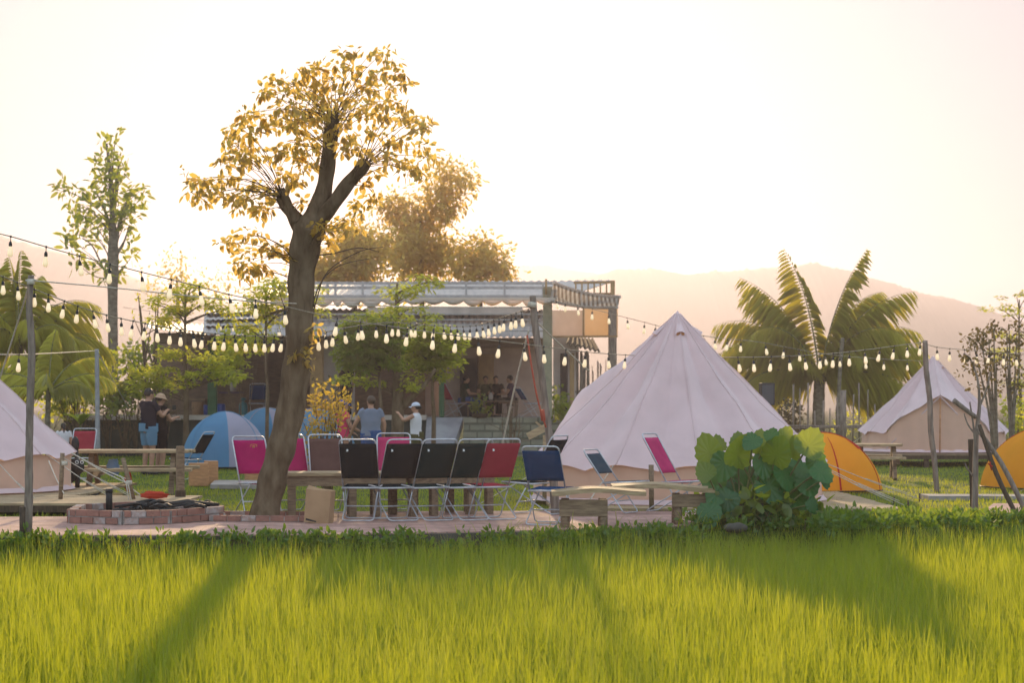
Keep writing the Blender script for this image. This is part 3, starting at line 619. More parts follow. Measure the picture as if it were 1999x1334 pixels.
# ---------------------------------------------------------------- palms
def palm(label, Y, px, base_y, crown_y, fronds, tw, leaf='palmleaf', lw=.008, name='coconut_palm', group='coconut palms', z0=0):
    root = thing(name, label, 'palm tree', (at(px, 0, Y).x, Y, z0), group); s = Y/F
    b = MB(); P = crom([at(px, base_y, Y), at(px-2, (base_y+crown_y)/2, Y), at(px, crown_y, Y)], 10)
    b.tube(P, [tw*s/2*(1.25-.35*i/len(P))*(1+.06*(i % 2)) for i in range(len(P))], 12)
    b.build('trunk', M['palebark'], root)
    c = at(px, crown_y+6, Y); Ps, Ds, Ns, Ls = [], [], [], []; st = MB(); rr = random.Random(px)
    for az, el, ln, dr in fronds:                            # azimuth (0 right, 90 away), start elevation, length m, droop
        d0 = Vector((math.cos(R(az)), math.sin(R(az)), 0)); pts = []; e = R(el); p = c.copy(); n = 22
        for i in range(n+1):
            pts.append(p.copy()); d = d0*math.cos(e)+Vector((0, 0, math.sin(e))); p = p+d*(ln/n); e -= R(dr)/n*(.4+1.6*i/n)
        st.tube(pts, [max(.004, .035*(1-i/n)*Y/60) for i in range(n+1)], 6)
        side = d0.cross(Vector((0, 0, 1))); side = (Matrix.Rotation(rr.uniform(-.9, .9), 3, d0*math.cos(R(el))+Vector((0, 0, math.sin(R(el))))) @ side).normalized()
        for i in range(3, int(n*2.0)):
            q = i/(n*2.0); a = q*n; i0 = int(a); pp = pts[i0].lerp(pts[min(i0+1, n)], a-i0)
            tg = (pts[min(i0+1, n)]-pts[max(i0-1, 0)]).normalized()
            for sg in (-1, 1):
                Ps.append(pp); l = ln*.26*math.sin(PI*min(.98, .12+q*.86))**.7*(.85+.3*rr.random())
                dv = side*sg*(.62+.2*rr.random())+tg*(.62+.4*q+.25*rr.random())+Vector((0, 0, -.35-.45*rr.random())); Ds.append(dv); Ns.append(Vector((rr.gauss(0, .2), rr.gauss(0, .2), 1))+d0*.3); Ls.append(l)
    st.build('frond_stalk', M['palmstalk'], root)
    P = np.array([tuple(v) for v in Ps]); D = np.array([tuple(v) for v in Ds]); N = np.array([tuple(v) for v in Ns])
    leaf_mesh('crown', P, D, N, np.array(Ls), lw*np.ones(len(P)), M[leaf], root, fold=.3, droop=.8)
    return root
M['palmstalk'] = pm('palm_stalk', (.16, .17, .05), (.11, .10, .04), 6, .6)
rr0 = lambda a: 8*math.sin(a*1.7)
fr2 = [(178, 84, 4.3, 22), (2, 80, 4.4, 24), (186, 70, 4.2, 45), (-8, 66, 4.2, 55), (168, 58, 4.1, 75), (14, 54, 4.1, 75), (195, 48, 3.7, 80), (-18, 44, 3.8, 76), (176, 38, 3.9, 70), (5, 34, 4.0, 75), (160, 28, 3.6, 85), (24, 25, 3.7, 85), (205, 20, 3.5, 80), (-25, 16, 3.7, 75), (182, 10, 3.5, 60), (-4, 8, 3.7, 62), (172, -6, 2.9, 45), (8, -10, 3.0, 45), (120, 50, 3.0, 80), (65, 48, 3.0, 80), (-60, 48, 2.3, 75), (-125, 45, 2.2, 75), (150, 70, 4.0, 60), (32, 72, 4.1, 60), (215, 62, 3.6, 90), (-40, 60, 3.7, 90)]
fr = [(178, 8, 3.1, 60), (160, 30, 3.3, 75), (200, 25, 3.2, 90), (140, 48, 3.4, 85), (215, 45, 3.0, 95), (120, 62, 3.5, 70), (100, 78, 3.7, 45), (70, 72, 3.6, 60), (55, 55, 3.5, 75), (35, 40, 3.6, 70), (15, 26, 3.6, 75), (0, 8, 3.4, 60), (-20, 25, 3.3, 85), (-45, 40, 3.0, 95), (-80, 50, 2.8, 100), (-110, 35, 2.8, 90), (182, -12, 2.6, 50), (-8, -10, 2.9, 50), (150, 5, 3.0, 60), (30, 10, 3.2, 60), (85, 85, 3.4, 25), (-130, 60, 3.0, 95), (20, 60, 3.6, 85), (165, 62, 3.3, 95)]
palm('coconut palm with spreading fronds behind the large bell tent', 62, 1600, 905, 735, fr2, 22, z0=0)
palm('coconut palm with big arching fronds at the left edge behind the tent', 46, 35, 905, 670, [(a+13, b, c*.70, d) for a, b, c, d in fr[::1]], 22)
palm('small yellow palm clump low behind the left tent', 43, 95, 905, 760, [(170, 40, 1.6, 80), (140, 60, 1.7, 70), (90, 80, 1.6, 40), (40, 60, 1.7, 80), (10, 40, 1.6, 80), (-30, 30, 1.4, 80), (200, 20, 1.4, 70), (-80, 50, 1.2, 90)], 10, lw=.016)
# ---------------------------------------------------------------- bushes
def bush(label, Y, px, ybase, blobs, leaf='limeleaf', L=.10, W=.028, n=30, name='bush', group='bushes along the camp edge', rad=.16, cat='bush', z0=0, down=.1):
    rr = random.Random(int(px*3+Y)); root = thing(name, label, cat, (at(px, 0, Y).x, Y, z0), group); b = MB(); cl = []
    for bx, by, r in blobs:
        for i in range(max(3, int(r*r/(60*rad/.16)))):
            a = rr.random()*2*PI; q = r*math.sqrt(rr.random()); p = at(bx+q*math.cos(a), by+q*math.sin(a), Y+rr.gauss(0, r*Y/F*.6)); cl.append((p, rad*(.6+.8*rr.random()), n))
            if i % 3 == 0: b.tube([at(px+rr.gauss(0, 4), ybase, Y), at((px+bx)/2, (ybase+by)/2, Y), p], [.012, .009, .004], 5)
    b.build('stems', M['twig'], root)
    P, D, N, Ls, Ws = blob_leaves(cl, L, W, down=down); leaf_mesh('foliage', P, D, N, Ls, Ws, M[leaf], root)
    return root
bush('orange tipped bush behind the brown chair hiding the woman in pink', 31.5, 640, 962, [(635, 772, 20), (660, 790, 28), (620, 795, 22), (688, 793, 12), (635, 820, 28), (655, 808, 14), (600, 835, 16), (590, 860, 14), (625, 850, 18), (610, 880, 18), (590, 900, 12), (625, 900, 14), (612, 915, 14)], 'redleaf', .075, .020, n=9, rad=.12, name='orange_tipped_bush', group=None)
bush('small round dry bush beside the palm trunk', 60, 1552, 880, [(1552, 815, 26), (1540, 835, 22), (1565, 838, 20), (1550, 800, 14)], 'dryleaf', .13, .035, n=22, rad=.2)
bush('hazy low bush behind the pole left of the far tent', 75, 1690, 880, [(1690, 800, 26), (1720, 812, 26), (1670, 825, 24), (1640, 835, 18)], 'limeleaf', .16, .04, n=16, rad=.3)
bush('green bush at the right edge below the far tree', 52, 1985, 905, [(1985, 800, 24), (1970, 840, 24), (1995, 830, 26)], 'limeleaf', .14, .04, n=20, rad=.22)
for i, (lab, Y, px, bl, lf) in enumerate([('dark leafy bush behind the grey post at the left', 52, 150, [(110, 760, 40), (150, 740, 44), (90, 700, 40), (185, 770, 36), (140, 690, 40)], 'darkleaf'),
        ('olive bush behind the slim tree trunk', 52.5, 245, [(240, 740, 40), (270, 700, 36), (250, 780, 30), (290, 760, 24), (200, 710, 30)], 'darkleaf'),
        ('dark bush at the left edge behind the palm', 53, 20, [(20, 700, 50), (40, 760, 50), (0, 760, 40)], 'darkleaf'),
        ('yellow green bush under the string bulbs left of the trunk', 53, 470, [(430, 690, 30), (470, 680, 34), (510, 670, 30), (450, 720, 26)], 'limeleaf'),
        ('leafy bush low against the shelter wall beside the large tent', 54.2, 1100, [(1095, 785, 20), (1110, 800, 18), (1085, 800, 14)], 'darkleaf'),
        ('yellow bush growing behind the far stone wall', 55, 100, [(110, 800, 24), (140, 790, 22), (165, 785, 20)], 'limeleaf')]):
    bush(lab, Y, px, 880, bl, lf, .15, .042, n=30, rad=.28)
def banana(label, Y, px, py, n=7, L=.75, name='banana_plant'):
    root = thing(name, label, 'plant', (at(px, 0, Y).x, Y, 0)); b = MB(); rr = random.Random(px); c = at(px, py, Y); lf = MB()
    b.tube([Vector((c.x, Y, 0)), c], [.04, .025], 7); b.build('stem', M['palmstalk'], root)
    for i in range(n):
        a = 2*PI*i/n+rr.random(); d = ang(a); u = d.cross(Vector((0, 0, 1))); rows = []
        for k in range(8):
            t = k/7; p = c+d*(L*.55*t)+Vector((0, 0, L*(.75*t-.45*t*t))); wv = .12*math.sin(PI*min(.97, .1+t*.87))**.8*(L/.75)
            rows.append([p-u*wv+Vector((0, 0, .03)), p, p+u*wv+Vector((0, 0, .03))])
        lf.sheet(rows)
    lf.build('leaves', M['banana'], root); return root
M['banana'] = leafmat('banana_leaf', [(.07, .13, .02), (.12, .17, .02)], (.45, .5, .04), .45)
banana('broad leaved banana plant before the far stone wall at the left', 50, 157, 830, 7, .8)
# ---------------------------------------------------------------- the big round leaved plant
def big_plant():
    Y = 22.9; c0 = at(1470, 1030, Y); root = thing('round_leaved_plant', 'big bushy plant with round scalloped glossy leaves at the end of the low table', 'plant', (c0.x, Y, 0))
    rr = random.Random(12); b = MB(); st = MB()
    litb = MB(); spots = [(1385,885,40,1),(1440,890,40,1),(1415,905,38,0),(1400,940,36,0),(1385,1000,30,0),(1470,860,26,0),(1485,870,30,1),(1515,890,40,1),(1550,880,34,1),(1578,872,36,1),(1592,900,30,0),(1600,920,30,0),(1560,920,46,0),(1480,930,48,0),(1450,920,36,0),(1475,985,34,0),(1545,960,42,0),(1570,960,34,0),(1530,925,36,0),(1500,950,36,0),(1440,950,32,0),(1420,975,34,0),(1505,850,22,0),(1530,855,26,1),(1460,970,30,0),(1520,980,30,0),(1545,995,24,0),(1430,1000,24,0),(1490,905,34,0),(1405,870,24,1),(1610,935,22,0),(1585,985,24,0),(1455,1005,22,0),(1500,1000,24,0),(1400,965,28,0),(1575,940,34,0),(1380,925,30,1),(1440,865,26,1)]
    for px, py, rp, front_ in spots:
        r = rp*Y/F*(.70+.22*rr.random()); dy = rr.uniform(-.32, .32); p = at(px, py, Y+dy)
        out = Vector((p.x-c0.x, dy*1.4-.25, 0)); n = (out*(.8)+Vector((rr.gauss(0, .35), -.75, .05+.8*rr.random()))).normalized()
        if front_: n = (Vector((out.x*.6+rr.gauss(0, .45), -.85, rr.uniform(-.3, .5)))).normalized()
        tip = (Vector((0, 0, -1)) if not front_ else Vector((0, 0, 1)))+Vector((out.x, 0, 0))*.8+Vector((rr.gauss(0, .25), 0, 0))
        tip = (tip-n*tip.dot(n)).normalized(); sd = tip.cross(n)
        vs = []; m_ = 40; rings = 5; cup = rr.uniform(-.25, .05)
        vs.append(p)
        for k in range(1, rings+1):
            q = k/rings
            for i in range(m_):
                a = 2*PI*i/m_; rad = 1.0+.10*math.cos(a)*q+.22*max(0, math.cos(a))**5*q - .22*max(0, math.cos(a-PI))**6*q
                sc = 1+.045*math.cos(a*13)*(q > .9)
                ripple = .07*math.cos(a*13)*q*(.4+.6*q)
                vs.append(p+tip*(math.cos(a)*r*q*rad*sc)+sd*(math.sin(a)*r*q*.95*sc)+n*(r*(cup*q*q+ripple-.18*abs(math.sin(a))*q*q*0+.10*abs(math.sin(a))*q)))
        fs = [(0, 1+i, 1+(i+1) % m_) for i in range(m_)]
        for k in range(rings-1):
            for i in range(m_): fs.append((1+k*m_+i, 1+(k+1)*m_+i, 1+(k+1)*m_+(i+1) % m_, 1+k*m_+(i+1) % m_))
        (litb if front_ else b).add(vs, fs, True)
        base = at(1470+rr.gauss(0, 28), 1035, Y+rr.gauss(0, .12)); st.tube(crom([base, base.lerp(p, .55)+Vector((0, .05, .05)), p-n*.01], 4), .011, 6)
    b.build('foliage', M['bigleaf'], root); litb.build('lit_tint_leaves', M['litleaf'], root); st.build('stems', M['palmstalk'], root)  # second leaf mesh wears the tint with the backlight painted in
    P, D, N, Ls, Ws = blob_leaves([((c0.x+rr.gauss(0, .25), Y+rr.gauss(0, .15), .12+.25*rr.random()), .16, 14) for i in range(16)], .16, .05)
    leaf_mesh('lower_leaves', P, D, N, Ls, Ws, M['darkleaf'], root)
big_plant()
# ================================================================ poles and ropes
def pole(name, label, rows, Y, mat='pole', cat='pole', group=None, dy=0, parts=None):
    "pole through photo points (px, py, width)"
    s = Y/F; P = [at(a, b, Y+dy*i/(len(rows)-1)) for i, (a, b, c) in enumerate(rows)]; 
    root = thing(name, label, cat, (P[0].x, P[0].y, 0), group); C_ = crom(P, 6)
    rr = np.interp(np.linspace(0, len(rows)-1, len(C_)), range(len(rows)), [c*s/2 for a, b, c in rows])
    b = MB(); b.tube(C_, [r*(1+.05*math.sin(i*2.3)) for i, r in enumerate(rr)], 10); b.build('shaft', M[mat], root)
    return root, P
gpl = 'poles carrying the string lights'
r, P = pole('wooden_pole', 'bent grey wooden pole at the left edge of the paving before the left tent', [(53, 1062, 17), (56, 980, 17), (57, 880, 15), (59, 780, 15), (62, 690, 15), (60, 640, 14), (57, 600, 13), (61, 538, 12)], 20.98, group=gpl)
b = MB(); b.tube([at(60, 556, 20.95), at(60, 545, 20.95)], .04, 8); b.tube([at(50, 548, 20.95), at(70, 547, 20.95)], .012, 6); b.build('rope_knot', M['rope'], r)
r2, P2 = pole('wooden_pole', 'leaning thin wooden pole with a red strap beside the blue chair', [(1084, 1012, 17), (1080, 930, 17), (1072, 850, 15), (1062, 770, 14), (1052, 690, 14), (1044, 630, 14), (1040, 578, 13)], 24.9, group=gpl)
b = MB(); b.tube([at(1038, 600, 24.85), at(1040, 590, 24.85)], .055, 8); b.build('rope_knot', M['rope'], r2)
b = MB(); b.tube(crom([at(1029, 655, 24.85), at(1040, 730, 24.7), at(1052, 790, 24.7), at(1066, 835, 24.75)], 4), .012, 6); b.tube([at(1058, 800, 24.74), at(1061, 822, 24.75)], .03, 6); b.build('red_strap', M['redstrap'] if 'redstrap' in M else M['zip'], r2)
pole('wooden_pole', 'crooked thin pole in front of the far bell tent', [(1829, 962, 10), (1824, 900, 11), (1817, 840, 11), (1815, 780, 11), (1808, 720, 11), (1806, 665, 10)], 32.4, group=gpl)
pole('metal_post', 'slim grey metal post left of the slim tree', [(191, 885, 10), (190, 780, 9), (189, 682, 8)], 40, mat='greymetal' if 'greymetal' in M else 'pole', group=gpl)
b = MB(); c = at(45, 1020, 20.95); b.tube([c-Vector((0, 0, .3)), at(44, 990, 20.95)], .035, 8)
tag(b.build('stub_post', M['wooddark'], None, loc=(c.x, c.y, 0)), 'short dark stub post beside the bent wooden pole', 'post')
def rope(label, pts, r=.007, name='rope', group='ropes strung between the poles', mat='rope'):
    P = crom(pts, 8); b = MB(); b.tube(P, r, 5); return tag(b.build(name, M[mat], None, loc=P[0]), label, 'rope', group)
rope('rope running from the top of the bent pole to the leaning pole', [at(62, 548, 20.98), at(220, 562, 22), at(420, 583, 23), at(560, 592, 23.6), at(760, 598, 24.3), at(900, 600, 24.6), at(1038, 600, 24.9)])
rope('guy rope slanting down from the bent pole over the left tent', [at(57, 556, 20.95), at(28, 650, 21.5), at(-20, 800, 22.3)], .01)
rope('white guy rope from the leaning pole down behind the red chair', [at(1032, 645, 24.9), at(1005, 755, 25.4), at(978, 880, 26)], .012)
rope('white guy rope from the leaning pole towards the large tent', [at(1042, 622, 24.9), at(1085, 665, 25.4), at(1150, 725, 26.3)], .011)
rope('level rope from the left edge to the slim grey post', [at(-20, 692, 21.3), at(60, 692, 24), at(189, 685, 40)], .008)
rope('short stay rope leaning from the slim grey post to the slim tree', [at(190, 688, 40), at(222, 745, 45), at(252, 800, 50)], .012)
# ================================================================ string lights
m, t, p = newmat('lamp_glass'); p.inputs['Base Color'].default_value = (.80, .66, .48, 1); p.inputs['Roughness'].default_value = .08
p.inputs['Emission Color'].default_value = (1, .74, .40, 1); p.inputs['Emission Strength'].default_value = .34; M['bulb'] = m
M['socket'] = pm('black_socket', (.02, .02, .02), (.03, .03, .03), 10, .5)
M['cable'] = pm('cable', (.38, .32, .24), (.25, .2, .15), 30, .8)
def bulb_proto(k):
    b = MB(); b.lathe([(.004, -.235*k), (.018*k, -.232*k), (.030*k, -.215*k), (.033*k, -.195*k), (.029*k, -.165*k), (.020*k, -.125*k), (.0165*k, -.10*k)], (0, 0, 0), 12)
    s_ = MB(); s_.tube([(0, 0, 0), (0, 0, -.06*k)], .004, 5); s_.lathe([(.019*k, -.112*k), (.021*k, -.10*k), (.019*k, -.07*k), (.010*k, -.055*k)], (0, 0, 0), 10); s_.lathe([(.012*k, -.012), (.012*k, .01)], (0, 0, 0), 6)
    return b, s_
def string_lights(label, pts, xs, k=1.0, r=.006, drop=1.0):
    "pts = [(px, py, Y)], xs = photo columns of the bulbs"
    P = crom([at(*q) for q in pts], 12); px = [p.x/p.y*F+999.5 for p in P]
    root = thing('string_lights', label, 'string lights', P[0], 'strings of hanging bulbs')
    b = MB(); b.tube(P, r, 5); b.build('cable', M['cable'], root)
    bb, ss = bulb_proto(k*.88); proto = None
    for x in xs:
        x += random.uniform(-1.5, 1.5)
        i = min(range(len(P)), key=lambda j: abs(px[j]-x)); j = i+1 if (i+1 < len(P) and (px[i] < x) == (px[-1] > px[0])) else i-1
        j = max(0, min(len(P)-1, j)); q = 0 if px[i] == px[j] else (x-px[i])/(px[j]-px[i]); p = P[i].lerp(P[j], max(-1, min(1, q)))
        if proto is None:
            proto = bb.build('bulb', M['bulb'], root, world=False); sk = ss.build('socket', M['socket'], proto, world=False); o = proto
        else: o = dup(proto, parent=root)
        o.location = p-root.location; o.rotation_euler = (random.uniform(-.16, .16), random.uniform(-.16, .16), random.uniform(0, 6))
    return root
string_lights('string of large bulbs sloping down from the upper left corner past the leaning trunk', [(-40, 448, 19.5), (22, 462, 19.6), (90, 482, 19.8), (155, 500, 20), (275, 531, 20.3), (390, 560, 20.7), (447, 575, 21), (555, 598, 21.6), (659, 622, 22.2), (760, 637, 22.6), (850, 650, 22.9), (934, 661, 23.2), (1062, 677, 23.9), (1150, 688, 25.6), (1200, 692, 27.6), (1250, 695, 29.9), (1320, 699, 30.1), (1396, 698, 29.9)],
              [22, 90, 155, 215, 275, 335, 390, 447, 500, 555, 659, 704, 755, 797, 846, 889, 934, 976, 1021, 1062, 1106, 1143, 1186, 1222], .98)
string_lights('string of close bulbs from the bent pole towards the leaning trunk', [(-30, 528, 20.5), (5, 540, 20.7), (60, 562, 21.0), (126, 588, 21.3), (182, 608, 21.6), (235, 622, 21.9), (290, 633, 22.2), (353, 644, 22.5), (419, 652, 22.9), (478, 656, 23.1), (560, 657, 23.5)],
              [5, 35, 67, 95, 126, 153, 182, 208, 235, 260, 284, 307, 332, 353, 376, 398, 419, 439, 459, 478, 498, 516, 535, 552], .92)
string_lights('string of bulbs curving from the leaning trunk back to the leaning pole', [(612, 655, 24.2), (640, 648, 25), (700, 636, 27), (770, 630, 29), (850, 636, 30), (920, 637, 29.5), (980, 620, 27.5), (1036, 602, 25)],
              [622, 638, 652, 670, 700, 735, 768, 778, 800, 812, 830, 848, 866, 880, 893, 905, 918, 930, 942, 953, 964, 975, 986, 997, 1008, 1018], 1.0)
string_lights('far string of small bulbs from the shelter corner behind the large tent', [(1060, 575, 50), (1128, 596, 48), (1190, 612, 46), (1260, 630, 44), (1330, 648, 43), (1400, 660, 42), (1480, 668, 42), (1600, 690, 44), (1700, 700, 46), (1800, 705, 50)],
              [1086, 1105, 1128, 1157, 1189, 1223, 1259, 1280, 1310, 1375, 1395, 1420, 1445, 1495, 1530, 1560, 1610, 1640, 1690, 1725, 1770], 1.25, .007)
string_lights('string of bulbs from the large tent across the palm to the crooked pole', [(1396, 698, 29.9), (1430, 698, 29.0), (1500, 697, 28.6), (1570, 694, 29), (1640, 689, 29.6), (1700, 682, 30.4), (1760, 674, 31.4), (1806, 668, 32.3)],
              [1440, 1472, 1505, 1540, 1570, 1600, 1628, 1657, 1688, 1717, 1745, 1772, 1798], 1.05)
string_lights('string of bulbs to the right of the crooked pole behind the sapling', [(1806, 672, 32.4), (1828, 678, 32.8), (1855, 681, 33.3), (1910, 686, 34), (1960, 690, 34.6), (2030, 694, 35.4)],
              [1828, 1855, 1884, 1908, 1933, 1958, 1983], 1.05)
string_lights('dim faint string of tiny bulbs hung low under the shelter eave', [(240, 600, 52), (320, 612, 52), (420, 630, 52), (520, 640, 52.5), (580, 645, 53), (700, 650, 53.5), (800, 655, 53.7)],
              [292, 325, 350, 430, 453, 483, 516, 541, 548, 634, 650, 690, 740, 790], .9, .006)
string_lights('single clear bulb hanging from the level rope at the left', [(33, 692, 21.9), (37, 693, 22), (41, 693, 22.1)], [37], .95)
# ================================================================ folding chairs
CHC = {}
def chcloth(key, c):
    if key not in CHC: CHC[key] = cloth('chair_cloth_'+key, c, c, .18 if max(c) > .2 else .05, wr=8, var=.15, wrs=.15)
    return CHC[key]
colours = {'black': (.016, .020, .024), 'darkgreen': (.012, .028, .030), 'navy': (.018, .060, .15), 'red': (.42, .05, .075), 'magenta': (.52, .030, .16), 'pink': (.62, .06, .19), 'brown': (.16, .085, .075), 'slate': (.055, .085, .115)}
M['tag'] = pm('white_print', (.7, .7, .7), (.6, .6, .6), 30, .8)
def bend(P, r=.05, n=5):
    "round the inner corners of a polyline"
    P = [Vector(p) for p in P]; out = [P[0]]
    for a, b, c in zip(P, P[1:], P[2:]):
        u = (a-b).normalized(); v = (c-b).normalized(); k = min(r, (a-b).length*.45, (c-b).length*.45); p, q = b+u*k, b+v*k
        out += [p.lerp(b, t).lerp(b.lerp(q, t), t) for t in [i/n for i in range(n+1)]]
    return out+[P[-1]]
def chair(label, colour, loc, rz, group='folding chairs round the tables', w_=.43, tagx=None, h=.96):
    root = thing('folding_chair', label, 'folding chair', loc, group); Mr = Matrix.Rotation(rz, 3, 'Z')
    def L(x, y, z): return Vector(loc)+Mr @ Vector((x, y, z))
    sg_ = .014+.022*random.random(); w2 = w_/2; tb, tf = (-.40, h), (.17, .012)            # back tube: top (y, z) to front foot
    def bk(z, off=0):                                      # point of the back line at height z
        q = (h-z)/(h-.012); return tb[0]+(tf[0]-tb[0])*q+off
    b = MB(); b.tube(bend([L(-w2, bk(.34), .34), L(-w2, tb[0], h), L(w2, tb[0], h), L(w2, bk(.34), .34)], .06), .0095, 8); b.build('back_frame', M['tubewhite'], root)
    b = MB(); b.tube(bend([L(w2, bk(.35), .35), L(w2, tf[0], .013), L(-w2, tf[0], .013), L(-w2, bk(.35), .35)], .05), .008, 8); b.build('leg', M['tubewhite'], root)
    w3 = w2-.03; b = MB(); b.tube(bend([L(-w3, .31, .40), L(-w3, -.36, .012), L(w3, -.36, .012), L(w3, .31, .40)], .06), .008, 8); b.build('leg', M['tubewhite'], root)
    b = MB(); b.tube([L(-w2, bk(.16), .16), L(w2, bk(.16), .16)], .009, 6); b.build('stretcher', M['tubewhite'], root)
    b = MB()
    for s in (-1, 1): b.tube([L(s*w2, -.12, .385), L(s*w2, .32, .405)], .0115, 8)
    b.tube([L(-w2, .32, .405), L(w2, .32, .405)], .0115, 8); b.tube([L(-w2, -.12, .385), L(w2, -.12, .385)], .0115, 8)
    b.build('seat_frame', M['tubewhite'], root)
    cm = chcloth(colour, colours[colour]); rows = []
    for i in range(9):
        z = .50+(h-.055-.50)*i/8; sag = sg_*math.sin(PI*i/8)+.004*math.sin(i*2.1+sg_*400)
        rows.append([L(x*w2*1.02, bk(z)-.014-sag*(1-x*x), z) for x in (-1, -.6, -.2, .2, .6, 1)])
    b = MB(); b.sheet(rows, .012); b.build('backrest', cm, root)
    rows = [[L(x*w2*.99, -.12+.44*i/6, .398+.02*i/6-.03*math.sin(PI*i/6)*(1-x*x)) for x in (-1, -.5, 0, .5, 1)] for i in range(7)]
    b = MB(); b.sheet(rows, .008); b.build('seat', cm, root)
    if tagx is not None:
        z = h-.13; b = MB(); rr = random.Random(int(loc[0]*100)); b.m = 0
        for i in range(1):
            x = tagx+.03*rr.random(); zz = z+.012*(i % 2); y = bk(zz)-.042; b.add([L(x-.012, y, zz-.014), L(x+.012, y-.004, zz-.010), L(x+.010, y-.003+.008, zz+.012), L(x-.009, y+.008, zz+.015)], [(0, 1, 2, 3)])
        b.build('white_print', M['tag'], root)
    return root
def cx(px, Y): return (px-999.5)/F*Y
near = [(706, 23.72, R(-3), 'black', 'large black folding chair nearest the cardboard box seen straight from behind'), (770, 23.70, R(22), 'black', 'black folding chair in front of the pink one, second of the dark row'),
        (836, 23.75, R(24), 'darkgreen', 'dark green folding chair third along the front of the long table'), (905, 23.82, R(24), 'darkgreen', 'dark green folding chair between another dark one and the red chair'), (957, 23.95, R(26), 'red', 'red folding chair at the right end of the dark row')]
for px, Y, a, c, lab in near: chair(lab, c, (cx(px, Y), Y, .03), a, tagx=-.15, h=.965)
chair('magenta folding chair left of the leaning trunk with an orange clip', 'magenta', (cx(503, 25.0), 25.0, .03), R(205)-PI*0, h=.97)
chair('magenta folding chair half hidden behind the right side of the leaning trunk', 'magenta', (cx(575, 25.4), 25.4, .03), R(200), h=.985)
chair('brown folding chair behind the long table beside the orange tipped bush', 'brown', (cx(641, 25.3), 25.3, .03), R(192), h=.985)
chair('pink folding chair across the table mostly hidden by the black chair', 'pink', (cx(770, 25.5), 25.5, .03), R(185), h=1.0)
chair('navy folding chair seen from behind at the foot of the leaning pole', 'navy', (cx(1072, 22.9), 22.9, .03), R(-16)+PI*0, h=.90, tagx=None)
chair('black folding chair turned sideways just behind the navy chair', 'black', (cx(1040, 25.0), 25.0, .03), R(60), h=.985, tagx=-.14)
chair('small slate blue folding chair facing right before the large tent', 'slate', (cx(1208, 25.2), 25.2, .03), R(-118), h=.80)
chair('pink folding chair facing right before the large tent', 'pink', (cx(1322, 25.4), 25.4, .03), R(-120), h=1.0)
chair('dark folding chair by the picnic table in front of the blue tent', 'black', (cx(372, 37), 37, .0), R(70), h=.90)
chair('wine red folding chair beside the child near the left tent', 'red', (cx(158, 37.5), 37.5, 0), R(180), h=.95)
b = MB(); p0 = at(495, 873, 24.55); b.box(p0, (.035, .03, .02)); b.tube(bend([p0+Vector((-.04, 0, .0)), p0+Vector((-.035, 0, .03)), p0+Vector((.035, 0, .03)), p0+Vector((.04, 0, 0))], .02), .005, 5)
tag(b.build('clip', M['zip'], None, loc=p0), 'small orange clip hanging on the magenta chair back', 'clip')
# ================================================================ tables
def plank_table(label, A, Bp, z, depth, apron, legs, th=.045, name='low_table', group='low wooden tables on the paving', mat='woodlight', leg_w=.09):
    "A, Bp: plan ends of the front edge; legs: fractions along it"
    root = thing(name, label, 'table', ((A[0]+Bp[0])/2, (A[1]+Bp[1])/2, .03), group); a = Vector((*A, 0)); b_ = Vector((*Bp, 0)); d = (b_-a).normalized(); n = Vector((-d.y, d.x, 0)); ln = (b_-a).length
    b = MB(); k = 4
    for i in range(k):
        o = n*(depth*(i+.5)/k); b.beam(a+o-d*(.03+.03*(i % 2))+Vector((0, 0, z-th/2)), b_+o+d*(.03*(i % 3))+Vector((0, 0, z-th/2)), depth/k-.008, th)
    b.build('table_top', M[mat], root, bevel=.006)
    b = MB()
    for o in (.05, depth-.05): b.beam(a+n*o+d*.03+Vector((0, 0, z-th-apron/2)), b_+n*o-d*.03+Vector((0, 0, z-th-apron/2)), .03, apron)
    b.build('apron', M['wood'], root)
    for f in legs:
        for o in (.10, depth-.10):
            b = MB(); q = a+d*(ln*f)+n*o; b.box((q.x, q.y, (z-th+.03)/2), (leg_w, leg_w, z-th-.03), rz=math.atan2(d.y, d.x)); b.build('leg', M['wood'], root, bevel=.006)
    return root
plank_table('long low plank table between the two rows of chairs on the left', (cx(556, 24.15), 24.15), (cx(798, 24.35), 24.35), .575, .72, .12, (.06, .55, .74))
plank_table('second plank table joined to the first running on to the red chair', (cx(802, 24.36), 24.36), (cx(972, 25.0), 25.0), .575, .72, .11, (.06, .3, .72, .94))
